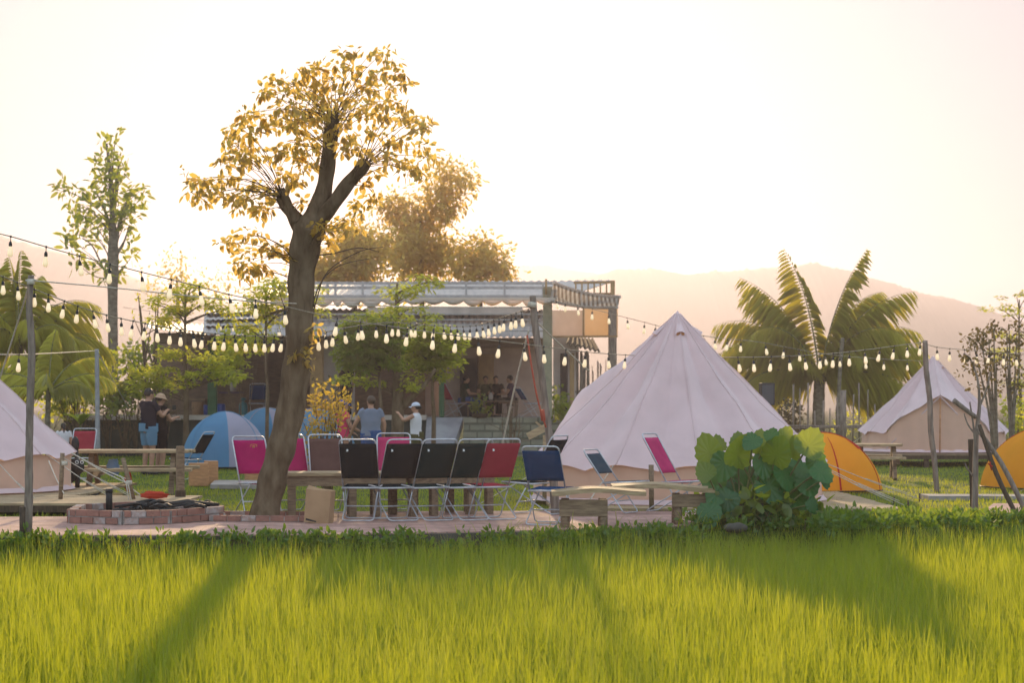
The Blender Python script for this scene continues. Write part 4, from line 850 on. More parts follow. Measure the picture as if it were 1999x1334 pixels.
def slab_bench():
    Y = 22.35; root = thing('slab_bench', 'rough slab bench with two end boards beside the big leaved plant', 'bench', (cx(1240, Y), Y, 0), 'low wooden tables on the paving')
    for k, (x0, x1, y0, z0, dz) in enumerate(((1078, 1262, 22.1, .392, 0), (1196, 1396, 22.75, .418, .015))):
        rows = []; 
        for i in range(15):
            q = i/14; px = x0+(x1-x0)*q; z = z0+.02*math.sin(q*3+k)-.012*math.cos(q*7); wv = .30+.03*math.sin(q*9+k)
            rows.append((Vector((cx(px, y0), y0-.02*math.sin(q*6), z)), Vector((cx(px, y0), y0+wv+.1, z+.01))))
        b = MB(); R_ = [[p+(q-p)*f+Vector((0, 0, .008*math.sin(f*9))) for f in (0, .33, .66, 1)] for p, q in rows]; b.sheet(R_, .05, smooth=False)
        b.build('slab', M['woodlight'], root)
    for x0, x1, y, zt, hb in ((1092, 1186, 22.16, .345, .19), (1312, 1392, 22.82, .375, .15)):
        b = MB(); b.box(((cx(x0, y)+cx(x1, y))/2, y+.03, zt-hb/2), (cx(x1, y)-cx(x0, y), .035, hb)); b.build('end_board', M['wood'], root, bevel=.004)
        for x in (x0+12, x1-8):
            for dy in (.07, .38):
                b = MB(); b.tube([(cx(x, y), y+dy, -.12), (cx(x, y)+.005, y+dy, zt)], [.05, .046], 8, smooth=True); b.build('leg', M['wood'], root)
    return root
slab_bench()
def picnic(label, c, rz, ln=1.7, group='picnic tables with fixed benches', h=.70):
    root = thing('picnic_table', label, 'picnic table', c, group); Mr = Matrix.Rotation(rz, 3, 'Z')
    def L(x, y, z): return Vector(c)+Mr @ Vector((x, y, z))
    b = MB()
    for i in range(4): y = -.30+.2*i; b.beam(L(-ln/2-.02*(i % 2), y, h-.025), L(ln/2+.03*(i % 3), y, h-.025), .19, .05)
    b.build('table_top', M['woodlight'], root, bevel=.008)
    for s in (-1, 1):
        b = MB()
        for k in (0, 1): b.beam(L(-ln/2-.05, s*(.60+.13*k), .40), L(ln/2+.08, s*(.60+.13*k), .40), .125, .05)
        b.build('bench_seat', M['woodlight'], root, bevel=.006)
        for e in (-1, 1):
            b = MB(); b.beam(L(e*ln*.36, s*.18, h-.06), L(e*ln*.36, s*.62, 0.0), .10, .07, up=(1, 0, 0)); b.build('leg', M['wood'], root)
    for e in (-1, 1):
        b = MB(); b.beam(L(e*ln*.36+.06, -.70, .335), L(e*ln*.36+.06, .70, .335), .05, .10); b.build('cross_bar', M['wood'], root)
    return root
picnic('long picnic table with benches beside the left tent before the couple', (cx(262, 31.2), 31.2, 0), R(4), 1.75)
picnic('small picnic table before the far bell tent', (cx(1712, 38), 38, 0), R(-8), .85, h=.66)
b = MB(); q = at(352, 992, 27); b.box((q.x, q.y, .42), (.105, .105, .84), rz=.3); o = b.build('post', M['wood'], None, loc=(q.x, q.y, 0), bevel=.01); b = MB(); b.box((q.x+.0, q.y, .12), (.125, .125, .24), rz=.3); b.build('dark_foot', M['wooddark'], o)
tag(o, 'squared wooden post standing at the end of the left deck', 'post')
for px, Y, wd, hh, lab in ((388, 34.6, .34, .40, 'wide sunlit wooden block at the end of the picnic bench'), (412, 35.2, .24, .42, 'narrow wooden block beside the wide one near the blue tent'), (505, 36.5, .5, .30, 'low wooden block behind the magenta chair')):
    b = MB(); b.box((cx(px, Y), Y, hh/2-.01), (wd, .26, hh), rz=.2); o = b.build('wooden_block', M['woodorange'] if 'woodorange' in M else M['woodlight'], None, loc=(cx(px, Y), Y, 0), bevel=.012); tag(o, lab, 'wooden block', 'wooden block seats')
b = MB(); b.slab([(cx(410, 33.2), 33.2), (cx(520, 33), 33), (cx(520, 35), 35), (cx(420, 35.3), 35.3)], .0, .07); o = b.build('low_platform', M['concrete'], None, loc=(cx(460, 34), 34, 0)); tag(o, 'low pale platform slab behind the magenta chair', 'platform')
# ================================================================ fire pit, bricks, box, small things
M['brick'] = pm('fired_brick', (.34, .16, .12), (.25, .13, .10), 9, .9, .5); M['brick2'] = pm('mortar_brick', (.46, .40, .38), (.34, .22, .18), 12, .9, .6)
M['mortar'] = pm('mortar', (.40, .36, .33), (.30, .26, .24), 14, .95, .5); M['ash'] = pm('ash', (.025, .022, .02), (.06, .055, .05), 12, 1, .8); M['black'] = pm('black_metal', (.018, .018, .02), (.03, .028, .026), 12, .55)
def brick_ring(root, poly, courses, bl=.17, bh=.062, bd=.10, gap=.012, name='brick_wall', z0=.03, closed=True, cap=None):
    b = MB(); rr = random.Random(8); n = len(poly)
    for i in range(n if closed else n-1):
        a = Vector((*poly[i], 0)); c = Vector((*poly[(i+1) % n], 0)); d = (c-a).normalized(); ln = (c-a).length; rz = math.atan2(d.y, d.x)
        b.m = 2; q = (a+c)/2; b.box((q.x, q.y, z0+courses*(bh+gap)/2-.008), (ln, bd-.025, courses*(bh+gap)-.016), rz=rz)
        for k in range(courses):
            x = -(bl/2)*(k % 2)
            while x < ln-.03:
                l0 = max(x, 0); l1 = min(x+bl, ln); 
                if l1-l0 > .04:
                    b.m = 0 if rr.random() < .62 else 1; m_ = a+d*((l0+l1)/2)+Vector((d.y, -d.x, 0))*rr.uniform(-.006, .010)
                    b.box((m_.x, m_.y, z0+(k+.5)*(bh+gap)), (l1-l0-gap, bd+rr.uniform(-.01, .012), bh), rz=rz+rr.uniform(-.03, .03))
                x += bl
    return b.build(name, [M['brick'], M['brick2'], M['mortar']], root)
def fire_pit():
    root = thing('fire_pit', 'low brick fire pit with charred sticks and a black pipe on the paving', 'fire pit', (cx(285, 23.4), 23.4, .03))
    poly = [(cx(140, 23.05), 23.05), (cx(240, 22.75), 22.75), (cx(330, 22.95), 22.95), (cx(430, 23.75), 23.75), (cx(405, 24.8), 24.8), (cx(270, 25.0), 25.0), (cx(160, 24.3), 24.3)]
    brick_ring(root, poly, 2, bh=.07)
    b = MB(); c = (cx(285, 23.8), 23.8); b.slab([(c[0]+(x-c[0])*.92, c[1]+(y-c[1])*.92) for x, y in poly], .03, .12); b.build('ash_bed', M['ash'], root)
    b = MB(); rr = random.Random(2)
    for i in range(26):
        a = rr.random()*PI; x = c[0]+rr.uniform(-.25, .7); y = c[1]+rr.uniform(-.5, .4); l = rr.uniform(.1, .4); z = .14+rr.random()*.08
        b.tube([(x-l*math.cos(a), y-l*math.sin(a)*.5, z), (x, y, z+.03), (x+l*math.cos(a), y+l*math.sin(a)*.5, z-.01)], rr.uniform(.012, .028), 6)
    b.build('charred_sticks', M['black'], root)
    b = MB(); q = at(213, 1000, 23.6); b.tube([(q.x, q.y, .14), (q.x, q.y, 1.4-(955-791)/F*23.6)], .04, 12); b.tube([(q.x, q.y, .36), (q.x, q.y, .40)], .044, 12); b.build('pipe', M['black'], root)
fire_pit()
root = thing('brick_border', 'single course of bricks bordering the foot of the leaning tree', 'brick border', (cx(520, 23.2), 23.2, .03))
brick_ring(root, [(cx(418, 23.45), 23.45), (cx(640, 23.3), 23.3), (cx(640, 24.3), 24.3), (cx(420, 24.4), 24.4)], 1, bd=.11, name='bricks')
M['card'] = pm('cardboard', (.40, .25, .14), (.33, .20, .11), 4, .9, .2)
def card_box():
    c = at(622, 1033, 23.1); root = thing('cardboard_box', 'tall brown cardboard box standing open on the paving before the table', 'cardboard box', (c.x, c.y, .03))
    w_, d_, h_ = .30, .17, .385; rz = R(-14); Mr = Matrix.Rotation(rz, 3, 'Z') @ Matrix.Rotation(R(4), 3, 'Y')
    def L(x, y, z): return Vector((c.x, c.y, .03))+Mr @ Vector((x, y, z))
    b = MB(); t_ = .006
    for (x0, x1, y0, y1) in ((-w_/2, w_/2, -d_/2, -d_/2+t_), (-w_/2, w_/2, d_/2-t_, d_/2), (-w_/2, -w_/2+t_, -d_/2+t_, d_/2-t_), (w_/2-t_, w_/2, -d_/2+t_, d_/2-t_)):
        b.add([L(x, y, z) for z in (0.0, h_) for x, y in ((x0, y0), (x1, y0), (x1, y1), (x0, y1))], [(0, 3, 2, 1), (4, 5, 6, 7), (0, 1, 5, 4), (1, 2, 6, 5), (2, 3, 7, 6), (3, 0, 4, 7)])
    b.add([L(x, y, .01) for x, y in ((-w_/2, -d_/2), (w_/2, -d_/2), (w_/2, d_/2), (-w_/2, d_/2))], [(0, 1, 2, 3)])
    b.build('box_body', M['card'], root)
    for y, s in ((-d_/2, -1), (d_/2, 1)):
        b = MB(); b.sheet([[L(-w_/2, y, h_), L(w_/2, y, h_)], [L(-w_/2+.01, y-s*.055, h_+.035*(s < 0)+.012), L(w_/2-.01, y-s*.06, h_-.012)]], .005, smooth=False); b.build('flap', M['card'], root)
    b = MB(); b.add([L(-.13, -d_/2-.002, .025), L(.0, -d_/2-.002, .012), L(.0, -d_/2-.002, .026), L(-.13, -d_/2-.002, .05)], [(0, 1, 2, 3)]); b.build('dark_tear', M['black'], root)
card_box()
# red and blue bags, mat, gear on a stand by the left tent
M['redbag'] = cloth('red_plastic', (.62, .10, .06), (.9, .2, .1), .35); M['bluebag'] = cloth('blue_plastic', (.25, .36, .50), (.4, .5, .7), .3); M['greymat'] = cloth('grey_mat', (.10, .11, .13), None, 0)
def crumple(name, label, c, d, mat, cat='bag', seed=1):
    rr = random.Random(seed); b = MB(); b.ell((0, 0, 0), (1, 1, 1), 18, 12); vs = []
    for x, y, z in b.v:
        k = 1+.16*math.sin(x*5+seed)*math.cos(y*6)+.12*math.sin(z*9+y*4); vs.append((c[0]+x*k*d[0], c[1]+y*k*d[1], c[2]+max(-.95, z*k)*d[2]))
    b.v = vs; return tag(b.build(name, M[mat], None, loc=c), label, cat)
crumple('plastic_bag', 'flat red plastic bag lying on the deck by the squared post', (cx(300, 26.2), 26.2, .21), (.17, .12, .05), 'redbag', seed=3)
crumple('plastic_bag', 'pale blue bag under the picnic table', (cx(221, 31), 31, .42), (.10, .08, .13), 'bluebag', seed=5)
crumple('plastic_bag', 'red bag standing behind the picnic table legs', (cx(250, 31.8), 31.8, .17), (.06, .06, .17), 'redbag', seed=7)
rr_ = thing('gear_stand', 'dark gear bag with two white rings hung on a stand by the left tent', 'gear stand', (cx(150, 30), 30, .16)); q = at(150, 965, 30)
b = MB(); b.tube([at(150, 965, 30), at(151, 920, 30), at(148, 862, 30)], [.03, .035, .03], 8); b.tube([at(152, 962, 29.9), at(156, 905, 29.95)], .02, 6); b.build('stand', M['black'], rr_)
b = MB(); b.ell(at(148, 912, 29.9), (.13, .10, .13), 14, 10); b.ell(at(138, 925, 29.95), (.09, .08, .15), 12, 8); b.ell(at(147, 868, 29.95), (.06, .05, .12), 12, 8); b.build('bag', M['black'], rr_)
for x in (150, 160):
    b = MB(); p = at(x, 903, 29.79); b.tube([p+Vector((.022*math.cos(a), 0, .022*math.sin(a))) for a in [2*PI*i/14 for i in range(15)]], .006, 5, cap=False); b.build('white_ring', M['white'], rr_)
b = MB(); b.sheet([[at(x, y, Y)+Vector((0, 0, .012*math.sin(x*.3))) for x in (132, 150, 170, 192)] for y, Y in ((966, 28.9), (960, 29.9))], .02); tag(b.build('mat', M['greymat'], None, loc=at(160, 962, 29.3)), 'grey folded mat lying flat on the left deck', 'mat')
# ================================================================ loudspeaker
def speaker():
    Y = 45; c = at(1497, 770, Y); root = thing('loudspeaker', 'black loudspeaker on a stand behind the right slope of the large tent', 'loudspeaker', (c.x, Y, 0)); s = Y/F
    b = MB(); b.box(c, (27*s, .28, 44*s), rz=.12); b.build('cabinet', M['black'], root, bevel=.02)
    b = MB(); b.box(c+Vector((.004, -.147, -.01)), (23*s, .008, 38*s), rz=.12); b.build('grille', M['greymat'], root)
    b = MB(); b.box(c+Vector((-8*s, -.153, 15*s)), (5*s, .008, 5*s), rz=.12); b.build('badge', M['tag'], root)
    b = MB(); b.tube([(c.x, Y, .0), (c.x, Y, c.z-20*s)], .02, 8)
    for a in (.3, 2.4, 4.5): b.tube([(c.x, Y, .45), (c.x+.4*math.cos(a), Y+.4*math.sin(a), .01)], .012, 6)
    b.build('stand', M['black'], root)
speaker()
# ================================================================ dome tents
def dome_tent(label, c, rx, ry, H, rz, main, stripes=(), group='small dome tents on the lawn', seam=None, power=2.3, skirt=.03, door=None, pk=.82):
    "two crossed poles: a squarish dome; stripes [(a0, a1, material)] in degrees round it"
    root = thing('dome_tent', label, 'tent', c, group); n, m_ = 72, 16; Mr = Matrix.Rotation(rz, 3, 'Z'); c = Vector(c)
    def pt(a, t):
        r = 1/((abs(math.cos(a))**2.8+abs(math.sin(a))**2.8)**(1/2.8)); q = math.sin(t*PI/2)
        d = (a/(PI/2)-.5) % 1; rib = abs(d-.5)*2     # 1 on a pole (corner), 0 between
        k = 1-.06*rib**0*(1-rib)*math.sin(PI*t)
        z = H*(math.cos(t*PI/2)**pk)*(1-.05*(1-rib)*math.sin(PI*t)) + skirt
        return c+Mr @ Vector((rx*r*q*k*math.cos(a), ry*r*q*k*math.sin(a), z))
    groups = {None: MB()}
    for s_ in stripes: groups[s_] = MB()
    for i in range(n):
        a0, a1 = 2*PI*i/n, 2*PI*(i+1)/n; key = None; am = math.degrees((a0+a1)/2)
        for s_ in stripes:
            if s_[0] <= am < s_[1]: key = s_
        for j in range(m_):
            t0, t1 = j/m_, (j+1)/m_; sq = [pt(a0, t0), pt(a0, t1), pt(a1, t1), pt(a1, t0)]
            groups[key].add(sq if j else sq[:3], [(0, 1, 2, 3)] if j else [(0, 1, 2)], True)
    def weld(o):
        w_ = o.modifiers.new('weld', 'WELD'); w_.merge_threshold = .0008; return o
    weld(groups[None].build('rain_fly', M[main], root))
    for s_ in stripes: weld(groups[s_].build('panel', M[s_[2]], root))
    b = MB()
    for k in (1, 3):
        a = PI/4*k; b.tube([pt(a, 1-i/14)+Vector((0, 0, .006)) for i in range(14)]+[pt(a+PI, i/14)+Vector((0, 0, .006)) for i in range(15)], .008, 6)
    b.build('pole', M[seam or 'white'], root)
    b = MB(); b.tube([pt(2*PI*i/48, 1.0) for i in range(49)], .012, 6); b.build('hem', M['black'], root)
    for k in range(4):
        a = PI/4+PI/2*k; p = pt(a, 1); d = (p-c); d.z = 0; e = p+d.normalized()*.25; e.z = 0
        b = MB(); b.tube([p, e], .005, 5); b.build('guy_rope', M['rope'], root)
    if door:
        for a, w0, t0, t1, mt in door:
            b = MB(); rows = [[pt(a+w0*x, t0+(t1-t0)*i/6)+(pt(a, .6)-c).normalized()*.012 for x in (-1, -.5, 0, .5, 1)] for i in range(7)]; b.sheet(rows); b.build('flap', M[mt], root)
    return root
M['blue'] = cloth('blue_nylon', (.16, .35, .54), (.25, .48, .68), .3, wr=4, var=.12); M['palefly'] = cloth('pale_nylon', (.50, .46, .56), (.6, .55, .6), .3, wr=4)
M['orange'] = cloth('orange_nylon', (.95, .46, .06), (1, .60, .08), .5, wr=4, var=.10); M['redfly'] = cloth('red_nylon', (.55, .07, .05), (.7, .1, .05), .35); M['navyfly'] = cloth('navy_nylon', (.03, .06, .12), None, .1)
dome_tent('nearer blue dome tent with a pale band before the stone wall', (cx(440, 44.5), 44.5, 0), .98, .98, 1.22, R(8), 'blue', [(275, 335, 'palefly')], seam='blue', door=[(R(252), .28, .45, .98, 'blue')])
dome_tent('second blue dome tent behind the nearer one partly hidden by the trunk', (cx(520, 48), 48, 0), .98, .95, 1.30, R(20), 'blue', [(270, 300, 'palefly')], seam='palefly')
dome_tent('third blue dome tent showing between the trunk and the orange bush', (cx(612, 47), 47, 0), .95, .95, 1.28, R(-20), 'blue', [(215, 250, 'palefly')], seam='palefly')
dome_tent('orange dome tent with red seams between the big leaved plant and the picnic table', (cx(1604, 32.3), 32.3, 0), .92, .85, .92, R(14), 'orange', [], seam='redfly', door=[(R(318), .16, .30, .46, 'redfly'), (R(268), .018, .2, .99, 'redfly'), (R(352), .014, .1, .99, 'redfly')], pk=1.15)
dome_tent('orange dome tent cut off by the right edge behind the leaning sticks', (cx(2046, 33.4), 33.4, 0), 1.05, .95, 1.0, R(14), 'orange', [], seam='redfly', pk=1.1)
# ================================================================ the shelter on its stone terrace
M['stone'] = brickmat('stacked_stone', (.15, .14, .10), (.09, .09, .07), (.05, .05, .04), bw=.5, rh=.17, ms=.02, bump=1)
M['stonelight'] = brickmat('pitched_stone', (.24, .22, .16), (.15, .15, .11), (.10, .10, .07), bw=.42, rh=.12, ms=.02, bump=1)
M['coping'] = pm('pale_coping', (.55, .46, .40), (.42, .35, .30), 3, .9)
M['ramp'] = pm('stained_concrete', (.34, .33, .34), (.18, .17, .19), 1.6, .9, .3)
M['sheetmetal'] = pm('roof_sheet', (.58, .51, .46), (.43, .38, .35), 1.5, .5, metal=.1)
M['bluesheet'] = pm('blue_grey_sheet', (.54, .48, .45), (.40, .36, .34), 1.3, .5)
M['whitecloth'] = cloth('white_awning', (.78, .72, .66), (.9, .7, .5), .4)
M['sheer'] = cloth('sheer_canopy', (.62, .56, .52), (.9, .75, .6), .55, wr=5)
def pleat_shaded(name, c1, c2, trans):  # wavy pale and brown bands paint the light and shade of pleats
    m = cloth(name, c1, trans, .5); t = m.node_tree; wv = t.nodes.new('ShaderNodeTexWave'); wv.inputs['Scale'].default_value = 2.6; wv.inputs['Distortion'].default_value = 5; wv.inputs['Detail'].default_value = 2; wv.inputs['Detail Scale'].default_value = .4
    cr = t.nodes.new('ShaderNodeValToRGB'); cr.color_ramp.elements[0].color = (*c2, 1); cr.color_ramp.elements[1].color = (*c1, 1)
    tc = [n for n in t.nodes if n.type == 'TEX_COORD'][0]; t.links.new(tc.outputs['Object'], wv.inputs['Vector']); t.links.new(wv.outputs['Fac'], cr.inputs['Fac'])
    for n in t.nodes:
        if n.type in ('BSDF_DIFFUSE', 'BSDF_TRANSLUCENT'): t.links.new(cr.outputs['Color'], n.inputs['Color'])
    return m
M['sheer'] = pleat_shaded('sheer_pleat_shading', (.80, .74, .68), (.26, .20, .15), (.9, .8, .7))
M['cream'] = cloth('cream_screen', (.70, .58, .45), (.95, .75, .5), .5)
M['railgrey'] = pm('rail_paint', (.42, .38, .36), (.32, .29, .28), 9, .6)
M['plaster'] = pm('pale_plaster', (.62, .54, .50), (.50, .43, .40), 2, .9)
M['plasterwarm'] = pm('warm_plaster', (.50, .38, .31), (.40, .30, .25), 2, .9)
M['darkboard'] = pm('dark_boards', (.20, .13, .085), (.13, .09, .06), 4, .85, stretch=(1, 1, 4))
M['greenpost'] = pm('green_painted_post', (.045, .12, .055), (.03, .09, .04), 6, .6)
M['olivepost'] = pm('olive_post', (.29, .26, .17), (.22, .20, .13), 6, .7)
M['tealroof'] = pm('teal_sheet', (.09, .17, .17), (.06, .12, .13), 3, .6)
M['tan'] = pm('tan_wood', (.42, .26, .12), (.32, .19, .09), 5, .7)
M['tile'] = pm('roof_tile', (.13, .10, .07), (.09, .07, .05), 8, .9, .5)
YF = 55.0; TZ = 1.05
def px_box(b, x0, x1, y0, y1, Y, d, back=True):
    "box whose front face fills photo columns x0..x1, rows y0..y1 at depth Y, d deep"
    a = at(x0, y1, Y); c = at(x1, y0, Y); b.box(((a.x+c.x)/2, Y+d/2, (a.z+c.z)/2), (c.x-a.x, d, c.z-a.z)); return b
root = thing('stone_terrace', 'raised stone terrace with a pale coping that carries the shelter', 'terrace', (cx(620, YF), YF, 0))
b = MB(); a0, a1 = cx(125, YF), cx(832, YF); b.box(((a0+a1)/2, YF+.4, TZ/2-.15), (a1-a0, .8, TZ+.2)); b.build('stone_wall', M['stone'], root)
b = MB(); b.box(((a0+a1)/2, YF+.35, TZ+.0-.0), (a1-a0, .9, .13)); b.build('coping', M['coping'], root)
b = MB(); a2, a3 = cx(905, YF), cx(1180, YF); b.sheet([[(a2, YF-.55, -.05), (a3, YF-.55, -.05)], [(a2, YF+.1, TZ), (a3, YF+.1, TZ)]], .3, smooth=False); b.build('pitched_stone', M['stonelight'], root)
b = MB(); a4 = cx(832, YF); b.sheet([[(a4+.01, YF-1.6, -.03), (a2-.35, YF-1.6, -.03)], [(a4+.01, YF+.1, TZ), (a2-.02, YF+.1, TZ)]], .3, smooth=False); b.build('ramp', M['ramp'], root)
b = MB(); b.box(((a0+a3)/2, YF+6.4, TZ-.05), (a3-a0, 12.0, .1)); b.build('terrace_floor', M['concrete'], root)
sh = thing('shelter', 'open restaurant shelter with sheet roofs and scalloped awning on the terrace', 'shelter', (cx(780, YF), YF, TZ))
def corr(p00, p10, p01, p11, n=60, amp=.03):
    "corrugated sheet between four corners (front left, front right, back left, back right)"
    p00, p10, p01, p11 = map(Vector, (p00, p10, p01, p11)); rows = []
    for j in range(2):
        rows.append([(p00.lerp(p10, i/n) if j == 0 else p01.lerp(p11, i/n))+Vector((0, 0, amp*(1 if i % 2 else -1))) for i in range(n+1)])
    return rows
b = MB(); b.sheet(corr(at(515, 583, 55.5), at(1080, 585, 55.5), at(520, 552, 61), at(1195, 548, 61), 90), .02, smooth=False); up = b.build('upper_roof', M['sheetmetal'], sh)
b = MB(); b.sheet(corr(at(395, 652, 54.2), at(1070, 658, 54.2), at(400, 602, 57.5), at(1075, 606, 57.5), 110), .02, smooth=False); b.build('lower_roof', M['bluesheet'], sh)
b = MB(); b.sheet(corr(at(285, 640, 54.2), at(400, 652, 54.2), at(288, 628, 57), at(420, 636, 57), 26), .02, smooth=False); b.build('side_roof', M['tealroof'], sh)
b = MB(); px_box(b, 300, 402, 650, 668, 54.6, 2.0); b.build('side_beam', M['darkboard'], sh)
b = MB()
for i in range(3): b.sheet(corr(at(400, 612+i*12, 56-i*.6), at(505, 608+i*13, 56-i*.6), at(402, 606+i*12, 57-i*.6), at(505, 603+i*12, 57-i*.6), 20, .015), .02, smooth=False)
b.build('stacked_sheets', M['bluesheet'], sh)
b = MB()                                                     # rail along the upper roof
for py, Y in ((553, 55.4), (562, 55.4), (579, 55.4)): b.beam(at(530, py, Y), at(1080, py, Y), .05, .08)
for px in (535, 552, 590, 640, 655, 708, 760, 828, 910, 985, 1060): b.beam(at(px, 583, 55.36), at(px, 552, 55.36), .06, .06)
b.build('roof_rail', M['railgrey'], sh)
b = MB()
for py in (552, 575): b.beam(at(1120, py, 56), at(1197, py-1, 56), .06, .07)
for i in range(7): b.beam(at(1124+12*i, 575, 55.95), at(1124+12*i, 551, 55.95), .045, .045)
b.beam(at(1196, 586, 55.9), at(1196, 548, 55.9), .12, .12); b.build('ladder_frame', M['tan'], sh)
b = MB()                                                     # scalloped white awning
xs = [530, 575, 612, 650, 668, 705, 745, 790, 828, 866, 905, 942, 980, 1020, 1048, 1082]
for x0, x1 in zip(xs, xs[1:]):
    rows = []
    for i in range(9):
        q = i/8; x = x0+(x1-x0)*q; dp = 4+13*math.sin(PI*q)*(.75+.25*math.sin(x0)); rows.append([at(x, 585, 53.1), at(x, 585+dp*.5, 53.05-.1*math.sin(PI*q)), at(x, 585+dp, 53.1)])
    b.sheet(rows, .01)
b.beam(at(528, 584, 53.06), at(1084, 584, 53.06), .07, .07); b.build('scalloped_awning', M['whitecloth'], sh)
b = MB(); px_box(b, 715, 1020, 600, 614, 55.6, .06); b.build('white_fascia', M['coping'], sh)
b = MB()
for i in range(4): px_box(b, 620, 1075, 612+i*11, 615+i*11, 54.05, .05)
b.build('batten', M['railgrey'], sh)
def canopy():
    rows = []
    for i in range(61):
        q = i/60; top = at(1080+130*q, 552+28*(1-(1-q)**2), 53.6+1.0*q); bot = at(1072+133*q, 588+13*q+14*math.sin(PI*q)*.35, 53.0+.9*q)
        w_ = .11*(1 if i % 2 else -1); rows.append([top+Vector((0, w_*.4, 0)), top.lerp(bot, .5)+Vector((0, w_, -.06)), bot+Vector((0, w_*.6, 0))])
    b = MB(); b.sheet(rows, 0); b.build('pleated_canopy', M['sheer'], sh)
    b = MB(); b.tube([r[0] for r in rows], .05, 6); b.tube([r[2] for r in rows], .04, 6); b.build('canopy_rope', M['whitecloth'], sh)
canopy()
b = MB(); px_box(b, 1078, 1138, 606, 657, 55.4, .05); b.build('screen_panel', M['whitecloth'], sh)
b = MB(); px_box(b, 1141, 1206, 602, 657, 56.2, .04); b.build('screen_panel', M['cream'], sh)
b = MB(); b.beam(at(1060, 658, 55.3), at(1206, 657, 55.3), .06, .05); b.beam(at(1139, 600, 55.3), at(1139, 657, 55.3), .05, .04); b.build('screen_rail', M['tan'], sh)
for x0, x1, y0, y1, Y, mt in ((1188, 1204, 596, 815, 55.8, 'pole'), (1060, 1078, 560, 815, 53.6, 'olivepost'), (405, 422, 655, 815, 55.3, 'greenpost'), (857, 867, 660, 815, 55.3, 'greenpost'), (1112, 1121, 690, 815, 55.2, 'tan'), (605, 630, 660, 815, 55.4, 'tan')):
    b = MB(); px_box(b, x0, x1, y0, y1, Y, (x1-x0)*Y/F); b.build('post', M[mt], sh, bevel=.02)
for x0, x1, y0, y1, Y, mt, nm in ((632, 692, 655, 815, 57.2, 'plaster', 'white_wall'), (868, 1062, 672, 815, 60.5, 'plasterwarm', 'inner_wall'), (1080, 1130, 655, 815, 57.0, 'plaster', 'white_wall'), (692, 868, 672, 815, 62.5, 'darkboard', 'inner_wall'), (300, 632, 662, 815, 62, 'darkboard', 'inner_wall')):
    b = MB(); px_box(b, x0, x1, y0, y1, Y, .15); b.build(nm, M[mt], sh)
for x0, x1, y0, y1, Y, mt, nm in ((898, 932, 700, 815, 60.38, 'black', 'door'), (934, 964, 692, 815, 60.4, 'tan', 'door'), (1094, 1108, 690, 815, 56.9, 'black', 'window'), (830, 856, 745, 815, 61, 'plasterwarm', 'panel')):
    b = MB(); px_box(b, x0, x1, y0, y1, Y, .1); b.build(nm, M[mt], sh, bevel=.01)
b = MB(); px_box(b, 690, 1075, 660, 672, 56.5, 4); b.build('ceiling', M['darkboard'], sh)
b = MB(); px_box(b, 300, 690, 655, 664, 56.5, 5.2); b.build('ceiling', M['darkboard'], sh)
b = MB(); b.sheet(corr(at(1105, 668, 54.4), at(1172, 684, 54.4), at(1110, 655, 57), at(1160, 662, 57), 14, .04), .06, smooth=False); b.build('tiled_eave', M['tile'], sh)
b = MB(); b.tube([at(1066, 575, 53.5), at(1066, 545, 53.5)], .03, 6); b.build('mast', M['tan'], sh)
# bamboo screen and fences
def stakes(name, label, x0, x1, ytop, ybot, Y, n, w_=4, jit=14, rails=(), mat='pole', cat='fence'):
    root = thing(name, label, cat, (cx((x0+x1)/2, Y), Y, 0)); rr = random.Random(int(x0)); b = MB()
    for i in range(n):
        x = x0+(x1-x0)*(i+.5)/n+rr.gauss(0, 1); t_ = ytop+rr.uniform(-jit, jit); b.tube([at(x, ybot, Y+rr.gauss(0, .04)), at(x+rr.gauss(0, 2), t_, Y)], w_*Y/F/2*rr.uniform(.7, 1.2), 6)
    b.build('stake', M[mat], root)
    for py in rails: b = MB(); b.tube([at(x0-3, py+rr.uniform(-2, 2), Y-.08), at((x0+x1)/2, py+rr.uniform(-2, 2), Y-.08), at(x1+3, py, Y-.08)], 4*Y/F/2, 6); b.build('rail', M[mat], root)
stakes('bamboo_screen', 'dark bamboo screen standing beside the shelter right of the white wall', 1126, 1152, 690, 815, 55.9, 9, 4, 6, (765,))
stakes('bamboo_stakes', 'row of thin bare stakes behind the shoulder of the large tent', 1152, 1185, 715, 815, 58, 9, 1.6, 14, (775,))
stakes('stake_fence', 'rough stake fence with a bent rail under the palm', 1540, 1715, 775, 880, 58, 12, 3.2, 28, (831, 836))
for px, y0, Y, wd, lab in ((1646, 762, 57, 12, 'thick weathered post in the stake fence beside the palm'),):
    b = MB(); b.tube([at(px, 885, Y), at(px, y0, Y)], wd*Y/F/2, 8); tag(b.build('fence_post', M['pole'], None, loc=(cx(px, Y), Y, 0)), lab, 'post')
b = MB(); b.tube(crom([at(1638, 885, 60), at(1637, 800, 60), at(1640, 720, 60), at(1645, 660, 60)], 5), [.09]*6+[.06]*10, 8); tag(b.build('bare_tree', M['palebark'], None, loc=(cx(1638, 60), 60, 0)), 'thin bare trunk rising just right of the coconut palm', 'tree')
